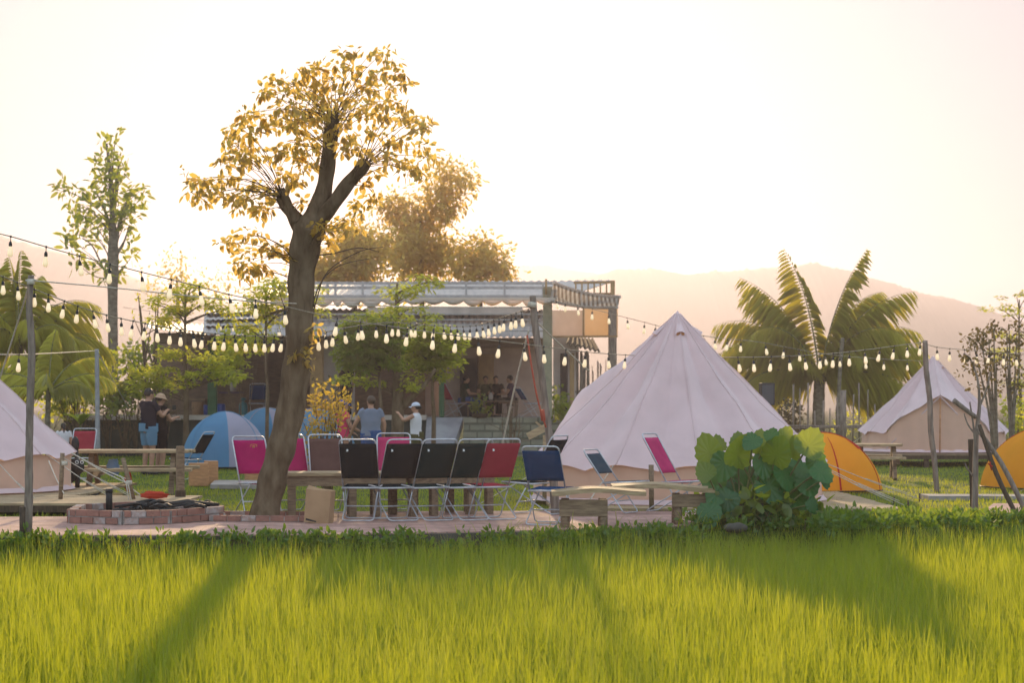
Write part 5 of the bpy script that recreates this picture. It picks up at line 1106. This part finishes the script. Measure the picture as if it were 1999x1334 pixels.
# things on the terrace
def jug(name, label, px, py, wpx, hpx, Y, mat, prof, cat):
    s = Y/F; c = at(px, py, Y); r_ = wpx*s/2; h = hpx*s; b = MB(); b.lathe([(r_*a, h*z) for a, z in prof], (c.x, c.y, TZ+.07 if False else c.z), 18)
    return tag(b.build(name, M[mat], None, loc=c), label, cat)
M['tealpaint'] = pm('teal_paint', (.03, .17, .19), (.025, .13, .15), 6, .4); M['wicker'] = pm('wicker', (.34, .20, .11), (.24, .14, .08), 30, .9, .5); M['bluepl'] = pm('blue_plastic_paint', (.03, .08, .30), (.02, .06, .22), 6, .4); M['purple'] = pm('dull_purple_paint', (.12, .08, .13), (.09, .06, .10), 5, .8)
TP = HZ-(TZ+.06-CH)/56.2*F      # photo row of the terrace top at the furniture's depth
YT = 56.6; tz = lambda Y: HZ-(TZ-CH)*F/Y-0
jug('gas_cylinder', 'teal gas cylinder standing on the terrace behind the blue tents', 475, tz(YT), 17, 38, YT, 'tealpaint', [(.9, 0), (1, .06), (1, .62), (.8, .74), (.35, .78), (.35, .85), (.6, .86), (.6, 1), (.3, 1)], 'gas cylinder')
jug('wicker_basket', 'tan wicker basket on the terrace left of the green post', 386, tz(YT), 24, 30, YT, 'wicker', [(.75, 0), (.9, .4), (1, .85), (.95, .95), (1, 1), (.85, .98)], 'basket')
jug('blue_bin', 'bright blue bin at the foot of the green post', 403, tz(56.4), 12, 24, 56.4, 'bluepl', [(.8, 0), (1, .9), (1.05, .95), (1, 1), (.8, .97)], 'bin')
jug('blue_bin', 'dark blue drum right of the green post', 430, tz(57), 20, 26, 57, 'bluepl', [(.95, 0), (1, .1), (1, .3), (1.04, .33), (1, .36), (1, .9), (.9, 1)], 'bin')
def counter(label, x0, x1, y0, Y, mat, cat='counter', name='counter', n=3):
    root = thing(name, label, cat, (cx((x0+x1)/2, Y), Y, TZ)); a = at(x0, y0, Y); c = at(x1, y0, Y); b = MB(); b.box(((a.x+c.x)/2, Y+.3, a.z-.03), (c.x-a.x, .7, .05)); b.build('table_top', M[mat], root)
    for x in (a.x+.05, c.x-.05):
        for y in (Y+.05, Y+.55): b = MB(); b.box((x, y, (TZ+a.z-.05)/2), (.07, .07, a.z-.05-TZ)); b.build('leg', M['darkboard'], root)
    return root
counter('dark table on the terrace under the left eaves', 335, 400, 778, 57.5, 'wood'); counter('dull purple table behind the green post', 428, 470, 765, 59, 'purple'); counter('dining table where people sit on the terrace', 940, 1010, 782, 57.2, 'darkboard')
jug('stacked_bowls', 'stack of pale bowls on the dull purple table', 455, 765, 14, 26, 59.3, 'coping', [(.7, 0), (1, .12), (.75, .16), (1, .28), (.75, .32), (1, .45), (.75, .5), (1, .62), (.75, .66), (1, .8), (.7, .84), (1, 1)], 'bowls')
jug('plant_pot', 'dark pot with a low bush at the front edge of the terrace', 936, tz(55.2), 34, 8, 55.2, 'wooddark', [(.8, 0), (1, .8), (1.05, 1), (.9, .98)], 'plant pot')
bush('low green bush in the dark pot before the dining table', 55.3, 936, 812, [(925, 797, 12), (945, 797, 12), (936, 790, 10)], 'darkleaf', .10, .03, n=26, name='pot_plant', group=None, rad=.14, z0=1.1, cat='plant')
jug('glass_jar', 'pale jug standing on the dining table', 958, 781, 9, 14, 57.4, 'coping', [(.8, 0), (1, .3), (1, .7), (.6, .9), (.7, 1)], 'jug')
chair('dark blue folding chair on the terrace beside the gas cylinder', 'navy', (cx(502, 56.4), 56.4, TZ), R(10), group='folding chairs on the terrace', h=.95)
chair('wine red folding chair on the terrace by the dark door', 'red', (cx(885, 56.8), 56.8, TZ), R(-60), group='folding chairs on the terrace', h=1.0)
chair('blue folding chair on the terrace behind the leaning pole', 'navy', (cx(1035, 55.9), 55.9, TZ), R(-70), group='folding chairs on the terrace', h=.85)
# bare twiggy shrubs
def bare(label, Y, px, ybase, ytop, spread, n, name='bare_shrub', mat='twig', z0=0, leaves=None, r0=.02, group='bare twiggy shrubs', cat='shrub', seed=1, fork=3):
    rr = random.Random(seed); root = thing(name, label, cat, (cx(px, Y), Y, z0), group); b = MB(); tips = []
    for i in range(n):
        a = at(px+rr.gauss(0, spread*.12), ybase, Y); t_ = at(px+rr.uniform(-1, 1)*spread, ytop+rr.uniform(0, .35)*(ybase-ytop), Y+rr.gauss(0, spread*Y/F*.5)); m_ = a.lerp(t_, .5)+Vector((rr.gauss(0, .06), 0, .05))
        P = crom([a, m_, t_], 5); b.tube(P, list(np.linspace(r0, r0*.3, len(P))), 5); tips.append(t_)
        for k in range(fork):
            s_ = P[rr.randint(3, 8)]; e = s_+Vector((rr.gauss(0, 1), rr.gauss(0, .6), abs(rr.gauss(.7, .5)))).normalized()*(P[-1]-P[0]).length*rr.uniform(.2, .4); b.tube([s_, s_.lerp(e, .5)+Vector((0, 0, .02)), e], [r0*.5, r0*.35, r0*.2], 4); tips.append(e)
    b.build('branches', M[mat], root)
    if leaves:
        mt, L_, W_, k, rd = leaves; P, D, N, Ls, Ws = blob_leaves([(t_, rd, k) for t_ in tips], L_, W_, down=0); leaf_mesh('leaves', P, D, N, Ls, Ws, M[mt], root)
    return root
bare('grey twiggy shrub before the terrace wall left of the leaning pole', 52, 1000, 890, 770, 22, 9, seed=3)
bare('bare twiggy shrub against the white wall beside the leaning trunk', 54, 650, 880, 690, 18, 7, seed=5, leaves=('dryleaf', .08, .025, 3, .1))
bare('bare upright sapling behind the bulbs with a few yellow leaves', 50, 295, 880, 525, 26, 5, seed=9, leaves=('limeleaf', .12, .03, 4, .2), r0=.045)
for i, (px, s_) in enumerate(((150, 11), (210, 12), (262, 13), (320, 14))): bare('thin leafless brush growing along the far wall, %s' % ('by the grey post', 'behind the slim tree', 'behind the couple', 'right of the couple')[i], 54, px, 875, 735, 26, 8, seed=s_, r0=.018, leaves=('dryleaf', .09, .025, 3, .15))
# sapling, cut stake and propping sticks at the right
def sapling():
    Y = 25.6; root = thing('sapling', 'knotty sapling with sparse brown leaves held by sticks at the right', 'young tree', (cx(1902, Y), Y, 0)); s = Y/F; b = MB()
    T = lambda rows, dy=0: b.tube(crom([at(x, y, Y+dy) for x, y, c in rows], 4), list(np.interp(np.linspace(0, len(rows)-1, 4*(len(rows)-1)+1), range(len(rows)), [c*s/2 for x, y, c in rows])), 7)
    T([(1903, 1010, 13), (1904, 930, 12), (1905, 870, 10), (1908, 830, 9), (1912, 790, 7), (1908, 740, 4), (1896, 705, 3), (1882, 690, 2)]); T([(1912, 795, 5), (1922, 770, 4), (1930, 745, 3), (1935, 715, 2)]); T([(1905, 880, 6), (1900, 830, 4), (1893, 785, 3)]); T([(1900, 930, 4), (1888, 915, 3), (1884, 905, 2)]); T([(1905, 850, 4), (1890, 830, 3), (1882, 808, 2)])
    b.build('trunk', M['pole'], root); rr = random.Random(4)
    cl = [(at(x, y, Y+rr.gauss(0, .1)), .07, 10) for x, y in ((1882, 690), (1888, 697), (1896, 706), (1900, 725), (1905, 715), (1890, 720), (1930, 735), (1934, 715), (1918, 765), (1900, 755))]
    P, D, N, Ls, Ws = blob_leaves(cl, .06, .018); leaf_mesh('crown', P, D, N, Ls, Ws, M['dryleaf'], root)
sapling()
def wispy(label, Y, px, tips, seed, leaf='dryleaf'):
    rr = random.Random(seed); root = thing('wispy_tree', label, 'young tree', (cx(px, Y), Y, 0), 'wispy saplings at the right edge'); b = MB(); cl = []
    for x, y in tips:
        a = at(px+rr.gauss(0, 2), 900, Y); m_ = at((px*1.3+x*.7)/2, 800, Y); P = crom([a, m_, at(x, y, Y+rr.gauss(0, .3))], 6); b.tube(P, list(np.linspace(.035, .008, len(P))), 6)
        for k in range(5): cl.append((at(x+rr.gauss(0, 12), y+rr.gauss(0, 10), Y+rr.gauss(0, .2)), .12, 12))
        for k in range(2): cl.append((P[-rr.randint(2, 5)]+Vector((rr.gauss(0, .1), 0, 0)), .1, 6))
    b.build('trunk', M['palebark'], root); P, D, N, Ls, Ws = blob_leaves(cl, .08, .022); leaf_mesh('crown', P, D, N, Ls, Ws, M[leaf], root)
wispy('wispy brown leaved sapling with bare stems behind the cut stake', 36, 1945, [(1915, 655), (1930, 660), (1940, 645), (1900, 670), (1925, 720), (1945, 700)], 3)
wispy('second wispy sapling at the right frame edge', 37, 1975, [(1970, 645), (1985, 655), (1960, 690), (1990, 720), (1975, 760), (1965, 650)], 6)
gs = 'stakes and sticks propping the sapling'
def stick(label, rows, Y, name='wooden_stick', mat='pole', dy=0):
    s = Y/F; P = [at(a, b_, Y+dy*i/(len(rows)-1)) for i, (a, b_, c) in enumerate(rows)]; C_ = crom(P, 4); b = MB(); b.tube(C_, list(np.interp(np.linspace(0, len(rows)-1, len(C_)), range(len(rows)), [c*s/2 for a, b_, c in rows])), 8)
    return tag(b.build(name, M[mat], None, loc=(P[0].x, P[0].y, 0)), label, 'stick', gs)
stick('thick dark cut stake upright at the foot of the sapling', [(1900, 1008, 12), (1898, 930, 12), (1895, 858, 11)], 25.9, 'cut_stake', 'wooddark')
stick('long grey stick leaning from the sapling down to the right edge', [(2003, 1000, 11), (1955, 905, 10), (1908, 838, 8)], 25.3, dy=.2)
stick('dark stick crossing under the long grey one', [(1985, 1008, 10), (1945, 925, 10), (1912, 830, 8)], 25.1, mat='wooddark', dy=.3)
stick('short thick broken branch pointing up left from the sapling', [(1905, 815, 9), (1885, 800, 9), (1862, 782, 10)], 25.55, dy=-.1)
b = MB(); p = at(1933, 910, 25.05); b.tube([p+Vector((0, 0, .05)), p, p+Vector((.02, 0, -.06))], .009, 5); b.tube([p+Vector((-.03, 0, .03)), p+Vector((.03, 0, -.01))], .009, 5); tag(b.build('red_tie', M['redfly'], None, loc=p), 'small red tie knotted round the crossed sticks', 'tie')
b = MB(); b.tube([at(1272, 1000, 26.2), at(1271, 908, 26.2)], .035, 7); tag(b.build('low_stake', M['wood'], None, loc=(cx(1272, 26.2), 26.2, 0)), 'low wooden stake before the wall of the large tent', 'stake')
b = MB(); p = at(100, 985, 26.4)
for i, (a, c) in enumerate((((118, 980), (122, 885)), ((263, 985), (240, 895)))):
    b = MB(); Y = 26.3; b.tube([at(*a, Y), at(*c, Y)], .03, 7); o = b.build('rope_stake', M['wood'], None, loc=(cx(a[0], Y), Y, 0)); tag(o, ('leaning stake with knotted cord at the right corner of the left tent', 'leaning stake tied with white cords on the left deck')[i], 'stake')
    b = MB(); q = at(c[0]+4*(i == 0)+12*(i == 1), c[1]+20+28*i, Y-.03); b.tube([q+Vector((0, 0, .03)), q-Vector((0, 0, .03))], .04, 8); b.build('cord_knot', M['rope'], o)
for i, (x0, y0, x1, y1) in enumerate(((140, 885, 245, 935), (150, 890, 250, 945), (95, 900, 125, 965), (250, 945, 262, 1000), (246, 942, 256, 1000), (235, 930, 275, 968))):
    rope('white cord %s' % ('from the left tent eave to the tied stake', 'lower twin cord from the left tent eave to the tied stake', 'short cord hanging at the corner of the left tent', 'hanging from the tied stake to the ground', 'hanging beside the first cord under the tied stake', 'tail slanting right from the tied stake')[i], [at(x0, y0, 27-(i in (3, 4))*.9), at((x0+x1)/2, (y0+y1)/2+3, 26.6-(i in (3, 4))*.5), at(x1, y1, 26.2)], .008, 'cord', 'white cords by the left tent')
def stone_():
    b = MB(); b.ell((0, 0, 0), (1, 1, 1), 16, 10); c = at(1437, 1035, 22.3); b.v = [(c.x+x*.13*(1+.15*math.sin(y*5)), c.y+y*.12, .02+z*.06*(1+.1*math.sin(x*7))) for x, y, z in b.v]
    tag(b.build('stone', M['concretedark'], None, loc=c), 'rounded grey stone in the weeds at the foot of the big leaved plant', 'stone')
stone_()
# ================================================================ people
def skinmat(name, c): return pm(name, c, tuple(x*.85 for x in c), 15, .6, spec=.35)
M['skin'] = skinmat('skin', (.42, .22, .14)); M['skindark'] = skinmat('tan_skin', (.28, .14, .085)); M['hair'] = pm('black_hair', (.012, .010, .010), (.02, .016, .014), 40, .5); M['hairbrown'] = pm('brown_hair', (.07, .045, .025), (.05, .03, .02), 40, .5)
def remesh(name, b, mat, root, vox, smooth=3):
    "one continuous surface from overlapping limbs"
    o = b.build('tmp', mat, None); r = o.modifiers.new('r', 'REMESH'); r.mode = 'VOXEL'; r.voxel_size = vox; r.use_smooth_shade = True
    s = o.modifiers.new('s', 'SMOOTH'); s.factor = .5; s.iterations = smooth
    dg = bpy.context.evaluated_depsgraph_get(); me = bpy.data.meshes.new_from_object(o.evaluated_get(dg)); me.name = name; bpy.data.objects.remove(o)
    me.materials.clear(); me.materials.append(mat)
    n = bpy.data.objects.new(name, me); COL.objects.link(n); n.parent = root
    me.transform(Matrix.Translation(-wloc(root))); return n
def person(label, loc, rz, h, pose=None, skin='skin', top=None, bottom=None, hair='hair', hairlen='short', hat=None, group='people around the camp', sleeves=True, vox=.011, shoes='black', build_=1.0, head=(0, 0), skirt=None):
    """joints in a 1.7 m frame facing +Y, x to the person's right hand = +; pose overrides joints.
    top = (material, sleeve share), bottom = (material, leg share)"""
    k = h/1.7; root = thing('person', label, 'person', loc, group); Mr = Matrix.Rotation(rz, 3, 'Z'); V0 = Vector(loc)
    J = dict(pel=(0, 0, .93), spi=(0, .0, 1.10), che=(0, .0, 1.30), nec=(0, -.01, 1.45), hea=(0, .02, 1.585),
             shr=(.175, -.01, 1.40), elr=(.23, -.02, 1.13), wrr=(.24, .06, .89), shl=(-.175, -.01, 1.40), ell=(-.23, -.02, 1.13), wrl=(-.24, .06, .89),
             hir=(.09, 0, .90), knr=(.10, .02, .50), anr=(.10, -.02, .085), hil=(-.09, 0, .90), knl=(-.10, .02, .50), anl=(-.10, -.02, .085))
    J.update(pose or {}); J = {a: Vector(b) for a, b in J.items()}
    W = lambda p: V0+Mr @ (Vector(p)*k)
    def T(b, pts, rs, sy=1.0, n=14): b.tube([W(p) for p in pts], [r*k for r in rs], n, sy=sy)
    bw = build_
    def torso(b, e=0, z0=None):
        # elliptical rings: hips, waist, chest, shoulders
        up = (J['che']-J['pel']).normalized(); xs = (J['shr']-J['shl']).normalized(); ys = up.cross(xs).normalized()*-1
        prof = [(-.10, .135, .105), (-.03, .165*bw, .115*bw), (.05, .160*bw, .112*bw), (.15, .145*bw, .105*bw), (.27, .160*bw, .110*bw), (.38, .178*bw, .108), (.455, .175, .090), (.505, .105, .07), (.53, .06, .055)]
        vs = []; n = 20; L_ = (J['nec']-J['pel']).length/.52; P = J['pel']; ax = (J['nec']-J['pel']).normalized()
        pr = [q for q in prof if z0 is None or q[0] >= z0]
        for z, rx, ry in pr:
            q = z/.52; c = P+ax*(z*L_)+ (J['che']-P.lerp(J['nec'], .7))*max(0, math.sin(PI*min(1, max(0, q))))
            for i in range(n): a = 2*PI*i/n; vs.append(W(c+xs*((rx+e)*math.cos(a))+ys*((ry+e)*math.sin(a))))
        fs = [(r*n+i, r*n+(i+1) % n, (r+1)*n+(i+1) % n, (r+1)*n+i) for r in range(len(pr)-1) for i in range(n)]
        fs += [tuple(range(n))[::-1], tuple((len(pr)-1)*n+i for i in range(n))]
        b.add(vs, fs, True)
    b = MB(); torso(b); hd = J['hea']; hf = Matrix.Rotation(head[0], 3, 'Z') @ Matrix.Rotation(head[1], 3, 'X')
    T(b, [J['nec']-Vector((0, 0, .05)), J['nec']+Vector((0, .005, .03)), hd-Vector((0, .01, .06))], [.062, .055, .054])
    def H(p): return W(hd+hf @ Vector(p))
    RM = Mr @ hf
    b.ell(H((0, -.012, .018)), (.075*k, .092*k, .098*k), 16, 12, RM); b.ell(H((0, .022, -.040)), (.056*k, .066*k, .075*k), 14, 10, RM)
    b.ell(H((0, .092, -.012)), (.013*k, .020*k, .026*k), 8, 6, RM); b.ell(H((0, .080, -.060)), (.026*k, .012*k, .012*k), 8, 6, RM)           # nose, mouth
    for s in (-1, 1): b.ell(H((s*.076, -.005, -.005)), (.012*k, .020*k, .030*k), 8, 6, RM); b.ell(H((s*.032, .078, .022)), (.018*k, .012*k, .010*k), 8, 6, RM)
    for s in 'rl':
        sh_, e_, w_ = J['sh'+s], J['el'+s], J['wr'+s]; T(b, [sh_, sh_.lerp(e_, .5), e_], [.056, .050, .042]); T(b, [e_, e_.lerp(w_, .35), w_], [.042, .042, .028])
        d = (w_-e_).normalized(); sd = d.cross(Vector((0, 0, 1) if abs(d.z) < .9 else (0, 1, 0))).normalized(); up = sd.cross(d)
        pm_ = w_+d*.05; T(b, [w_, pm_, w_+d*.09], [.026, .036, .034], sy=.55)
        for i, (o, l) in enumerate(((-.027, .060), (-.009, .072), (.009, .068), (.026, .052))):   # four bent fingers and a thumb
            p0 = w_+d*.085+sd*o; T(b, [p0, p0+d*l*.5-up*.008, p0+d*l-up*.026], [.0095, .009, .007], n=7)
        p0 = w_+d*.03+sd*-.03; T(b, [p0, p0+d*.03-sd*.02, p0+d*.055-sd*.024-up*.01], [.011, .010, .008], n=7)
        hi, kn, an = J['hi'+s], J['kn'+s], J['an'+s]; T(b, [hi+Vector((0, 0, .03)), hi.lerp(kn, .5), kn], [.092*bw, .078*bw, .056]); T(b, [kn, kn.lerp(an, .35), an], [.056, .056, .036])
        f = (an-kn); fw = Vector((0, 1, 0)); T(b, [an-fw*.05-Vector((0, 0, .045)), an+fw*.06-Vector((0, 0, .05)), an+fw*.15-Vector((0, 0, .06))], [.038, .040, .026], sy=.9)
    body = remesh('body', b, M[skin], root, vox*k)
    if top:
        b = MB(); torso(b, .014, -.04)
        for s in 'rl':
            sh_, e_ = J['sh'+s], J['el'+s]
            if top[1] > 0: T(b, [sh_-(e_-sh_)*.12+Vector((-.03 if s == 'r' else .03, 0, 0)), sh_, sh_.lerp(e_, top[1])], [.06, .070, .066])
        remesh('shirt', b, M[top[0]], root, .013*k, 2)
    if bottom:
        b = MB(); e = .016
        for s in 'rl':
            hi, kn, an = J['hi'+s], J['kn'+s], J['an'+s]; q = bottom[1]; end = hi.lerp(kn, min(1, q*2)) if q <= .5 else kn.lerp(an, q*2-1)
            mid = hi.lerp(kn, min(.5, q)) if q <= .5 else kn
            T(b, [hi+Vector((0, 0, .06)), mid, end], [.105*bw, .098*bw if q <= .5 else .075, .090 if q <= .5 else .062])
        up = (J['che']-J['pel']).normalized(); T(b, [J['pel']-up*.08, J['pel']+up*.09], [.165*bw+e, .162*bw+e], sy=.72)
        remesh('shorts' if bottom[1] <= .5 else 'trousers', b, M[bottom[0]], root, .013*k, 2)
    if skirt:
        b = MB(); T(b, [J['pel']+Vector((0, 0, .10)), J['pel']-Vector((0, 0, .05)), Vector((0, .0, skirt[1]+.2)), Vector((0, .02, skirt[1]))], [.155*bw, .185*bw, .24, .27], sy=.8, n=24); b.build('skirt', M[skirt[0]], root)
    if shoes:
        for s in 'rl':
            an = J['an'+s]; fw = Vector((0, 1, 0)); b = MB(); T(b, [an-fw*.065-Vector((0, 0, .05)), an+fw*.06-Vector((0, 0, .052)), an+fw*.165-Vector((0, 0, .062))], [.042, .045, .032], sy=.85); b.build('shoe', M[shoes], root)
    b = MB(); b.ell(H((0, -.022, .032)), (.084*k, .098*k, .098*k), 16, 12, RM)                       # hair cap, cut back from the face
    b.v = [tuple((lambda q: H((q.x, min(q.y, .062+.5*max(0, q.z-.06)) if q.z > .03 else min(q.y, .005), max(q.z, -.055)-0.0)))(hf.transposed() @ (Mr.transposed() @ (Vector(v)-V0)/k-hd))) for v in b.v]
    if hairlen in ('long', 'tail', 'bun'):
        if hairlen == 'long': T(b, [hd+hf @ Vector((0, -.06, .03)), hd+hf @ Vector((0, -.085, -.08)), hd+hf @ Vector((0, -.09, -.22))], [.075, .075, .05], sy=.6)
        elif hairlen == 'tail': T(b, [hd+hf @ Vector((0, -.09, .04)), hd+hf @ Vector((0, -.14, -.04)), hd+hf @ Vector((0, -.12, -.18))], [.03, .035, .012])
        else: b.ell(H((0, -.115, .0)), (.04*k, .04*k, .04*k), 10, 8)
    b.build('hair', M[hair], root)
    if hat:
        b = MB(); kind, mt = hat
        b.ell(H((0, -.018, .055)), (.092*k, .106*k, .080*k), 18, 10, RM)
        b.v = [tuple((lambda q: H((q.x, q.y, max(q.z, .035))))(hf.transposed() @ (Mr.transposed() @ (Vector(v)-V0)/k-hd))) for v in b.v]
        if kind == 'cap':
            rows = [[H((x*.075, .07+.085*math.sqrt(max(0, 1-x*x*.8))*t_, .045-.012*t_-.02*x*x)) for x in (-1, -.6, -.2, .2, .6, 1)] for t_ in (0, .5, 1)]; b.sheet(rows, .006)
        else:
            n = 28; rows = [[H((math.cos(2*PI*i/n)*r_, -.018+math.sin(2*PI*i/n)*r_*1.1, z_)) for i in range(n+1)] for r_, z_ in ((.085, .045), (.115, .03), (.150, .008))]; b.sheet(rows, .006)
        b.build('cap' if kind == 'cap' else 'sun_hat', M[mt], root)
    return root
def dotted():
    m, t, p = newmat('polka_dot_cloth'); tc = t.nodes.new('ShaderNodeTexCoord'); v = t.nodes.new('ShaderNodeTexVoronoi'); v.inputs['Scale'].default_value = 11; v.inputs['Randomness'].default_value = .35
    cr = t.nodes.new('ShaderNodeValToRGB'); cr.color_ramp.interpolation = 'CONSTANT'; cr.color_ramp.elements[0].color = (.75, .73, .7, 1); cr.color_ramp.elements[1].position = .24; cr.color_ramp.elements[1].color = (.015, .015, .02, 1)
    t.links.new(tc.outputs['Object'], v.inputs['Vector']); t.links.new(v.outputs['Distance'], cr.inputs['Fac']); t.links.new(cr.outputs['Color'], p.inputs['Base Color']); p.inputs['Roughness'].default_value = .9
    return m
M['dots'] = dotted(); M['navyshirt'] = cloth('dark_navy_shirt', (.022, .022, .035), None, .03); M['denim'] = cloth('light_denim', (.13, .26, .38), None, .03); M['bluedenim'] = cloth('blue_denim', (.04, .10, .26), None, .03)
M['greyshirt'] = cloth('blue_grey_polo', (.22, .26, .34), None, .05); M['whiteshirt'] = cloth('white_cotton', (.74, .72, .74), None, .12); M['pinktop'] = cloth('pink_cotton', (.72, .06, .16), None, .1); M['blackcloth'] = cloth('black_cotton', (.014, .014, .016), None, .02)
M['whitecap'] = cloth('white_cap_cloth', (.72, .75, .84), None, .1); M['bluecap'] = cloth('blue_cap_cloth', (.05, .12, .42), None, .1); M['straw'] = pm('straw', (.50, .33, .22), (.40, .26, .17), 40, .9); M['olive'] = cloth('olive_cloth', (.09, .09, .04), None, .03); M['darkgreen'] = cloth('dark_green_cloth', (.02, .05, .03), None, .03); M['redbagc'] = cloth('red_bag_cloth', (.50, .05, .05), None, .05)
arms_up = dict(elr=(.25, .14, 1.16), wrr=(.12, .36, 1.26), ell=(-.23, .10, 1.14), wrl=(-.06, .36, 1.24))
person('person in dark shirt and denim shorts holding up a phone by the straw hat', (cx(290, 40), 40, 0), R(-40), 1.72, arms_up, top=('navyshirt', .55), bottom=('denim', .40), head=(R(-10), R(-14)), skin='skin', build_=1.1)
person('person in a straw sun hat and black clothes standing behind the one in denim shorts', (cx(313, 40.5), 40.5, 0), R(-50), 1.62, dict(elr=(.22, .12, 1.14), wrr=(.08, .34, 1.20), ell=(-.20, .10, 1.14), wrl=(-.04, .33, 1.18)), top=('blackcloth', .5), bottom=('blackcloth', .45), hat=('sun', 'straw'), hairlen='tail', head=(0, R(-12)))
b = MB(); p = at(340, 796, 39.8); b.box(p, (.012, .16, .09), rz=.6, bevel=0) if False else b.box(p, (.012, .16, .09), rz=.6); tag(b.build('phone', M['black'], None, loc=p, bevel=.004), 'phone held up by the person in denim shorts', 'phone')
person('person in a blue grey polo shirt and jeans seen from behind in the middle', (cx(724, 36.5), 36.5, 0), R(14), 1.555, dict(elr=(.27, -.03, 1.15), wrr=(.27, .05, .92), ell=(-.30, .04, 1.17), wrl=(-.36, .22, .96)), top=('greyshirt', .5), bottom=('bluedenim', 1.0), hair='hairbrown', head=(R(24), R(-6)), build_=1.22, skin='skin')
person('person in a white tank top and white cap standing right of the pole like trunk', (cx(812, 40), 40, 0), R(72), 1.44, dict(elr=(.20, -.03, 1.14), wrr=(.16, .14, .97), ell=(-.26, .20, 1.28), wrl=(-.20, .34, 1.42)), top=('whiteshirt', 0), bottom=('olive', .42), hat=('cap', 'whitecap'), hairlen='bun', head=(R(10), R(-4)), build_=1.08)
b = MB(); q = at(823, 882, 39.6); b.lathe([(.04, 0), (.13, .02), (.14, .12), (.11, .20), (.03, .21)], q-Vector((0, 0, .1)), 12); tag(b.build('shoulder_bag', M['redbagc'], None, loc=q), 'red bag carried by the person in the white tank top', 'bag')
person('person in a pink top, polka dot skirt and blue cap behind the orange tipped bush', (cx(670, 37), 37, 0), R(-60), 1.48, dict(elr=(.24, .06, 1.14), wrr=(.20, .28, 1.05), ell=(-.22, .06, 1.12), wrl=(-.12, .26, 1.02)), top=('pinktop', .35), skirt=('dots', .22), hat=('cap', 'bluecap'), hairlen='tail')
person('child with black hair in a white shirt beside the left tent', (cx(124, 37.5), 37.5, 0), R(20), 1.06, None, top=('whiteshirt', .5), bottom=('navyshirt', .42), hairlen='tail')
person('person in black standing on the terrace before the white wall', (cx(676, 56.4), 56.4, TZ+.0), R(30), 1.56, None, top=('blackcloth', .6), bottom=('blackcloth', 1.0), hairlen='short', vox=.016, group='people on the terrace')
sit = dict(pel=(0, 0, .48), spi=(0, .02, .66), che=(0, .05, .86), nec=(0, .05, 1.01), hea=(0, .09, 1.145), shr=(.175, .04, .96), shl=(-.175, .04, .96), elr=(.24, .12, .72), ell=(-.24, .12, .72), wrr=(.15, .34, .70), wrl=(-.15, .34, .70), hir=(.09, .02, .47), hil=(-.09, .02, .47), knr=(.13, .44, .50), knl=(-.13, .44, .50), anr=(.13, .44, .085), anl=(-.13, .44, .085))
for px, Y, rz, tp, bt, lab in ((905, 57.6, R(-75), 'darkgreen', 'bluedenim', 'person in dark green sitting by the dark door on the terrace'), (948, 58.6, R(180), 'olive', 'blackcloth', 'person in olive sitting behind the dining table on the terrace'), (968, 58.6, R(180), 'blackcloth', 'blackcloth', 'person in black sitting behind the dining table next to the one in olive'), (1000, 57.6, R(80), 'purplecl', 'blackcloth', 'person in dull purple sitting at the right end of the dining table')):
    if 'purplecl' not in M: M['purplecl'] = cloth('dull_purple_cloth', (.09, .06, .09), None, .03)
    person(lab, (cx(px, Y), Y, TZ), rz, 1.62, sit, top=(tp, .5), bottom=(bt, 1.0), vox=.016, group='people on the terrace')
    st = thing('stool', 'stool under the %s' % lab.split(' on the terrace')[0].replace(' behind the dining table', ''), 'stool', (cx(px, Y), Y, TZ), 'stools on the terrace'); b = MB(); b.box((cx(px, Y), Y, TZ+.34), (.34, .34, .04)); b.build('seat', M['darkboard'], st)
    for sx in (-1, 1):
        for sy in (-1, 1): b = MB(); b.box((cx(px, Y)+sx*.13, Y+sy*.13, TZ+.16), (.04, .04, .32)); b.build('leg', M['darkboard'], st)
# the carved wooden perch by the leaning pole
root = thing('wooden_plane', 'small pale wooden propeller ornament on a post beside the leaning pole', 'ornament', (cx(1060, 27.5), 27.5, 0))
b = MB(); b.tube([at(1063, 975, 27.5), at(1064, 850, 27.5)], .03, 8); b.build('post', M['woodlight'], root)
b = MB(); b.beam(at(1030, 853, 27.4), at(1072, 832, 27.4), .05, .10); b.beam(at(1046, 824, 27.45), at(1062, 838, 27.45), .03, .03); b.build('blade', M['woodlight'], root)
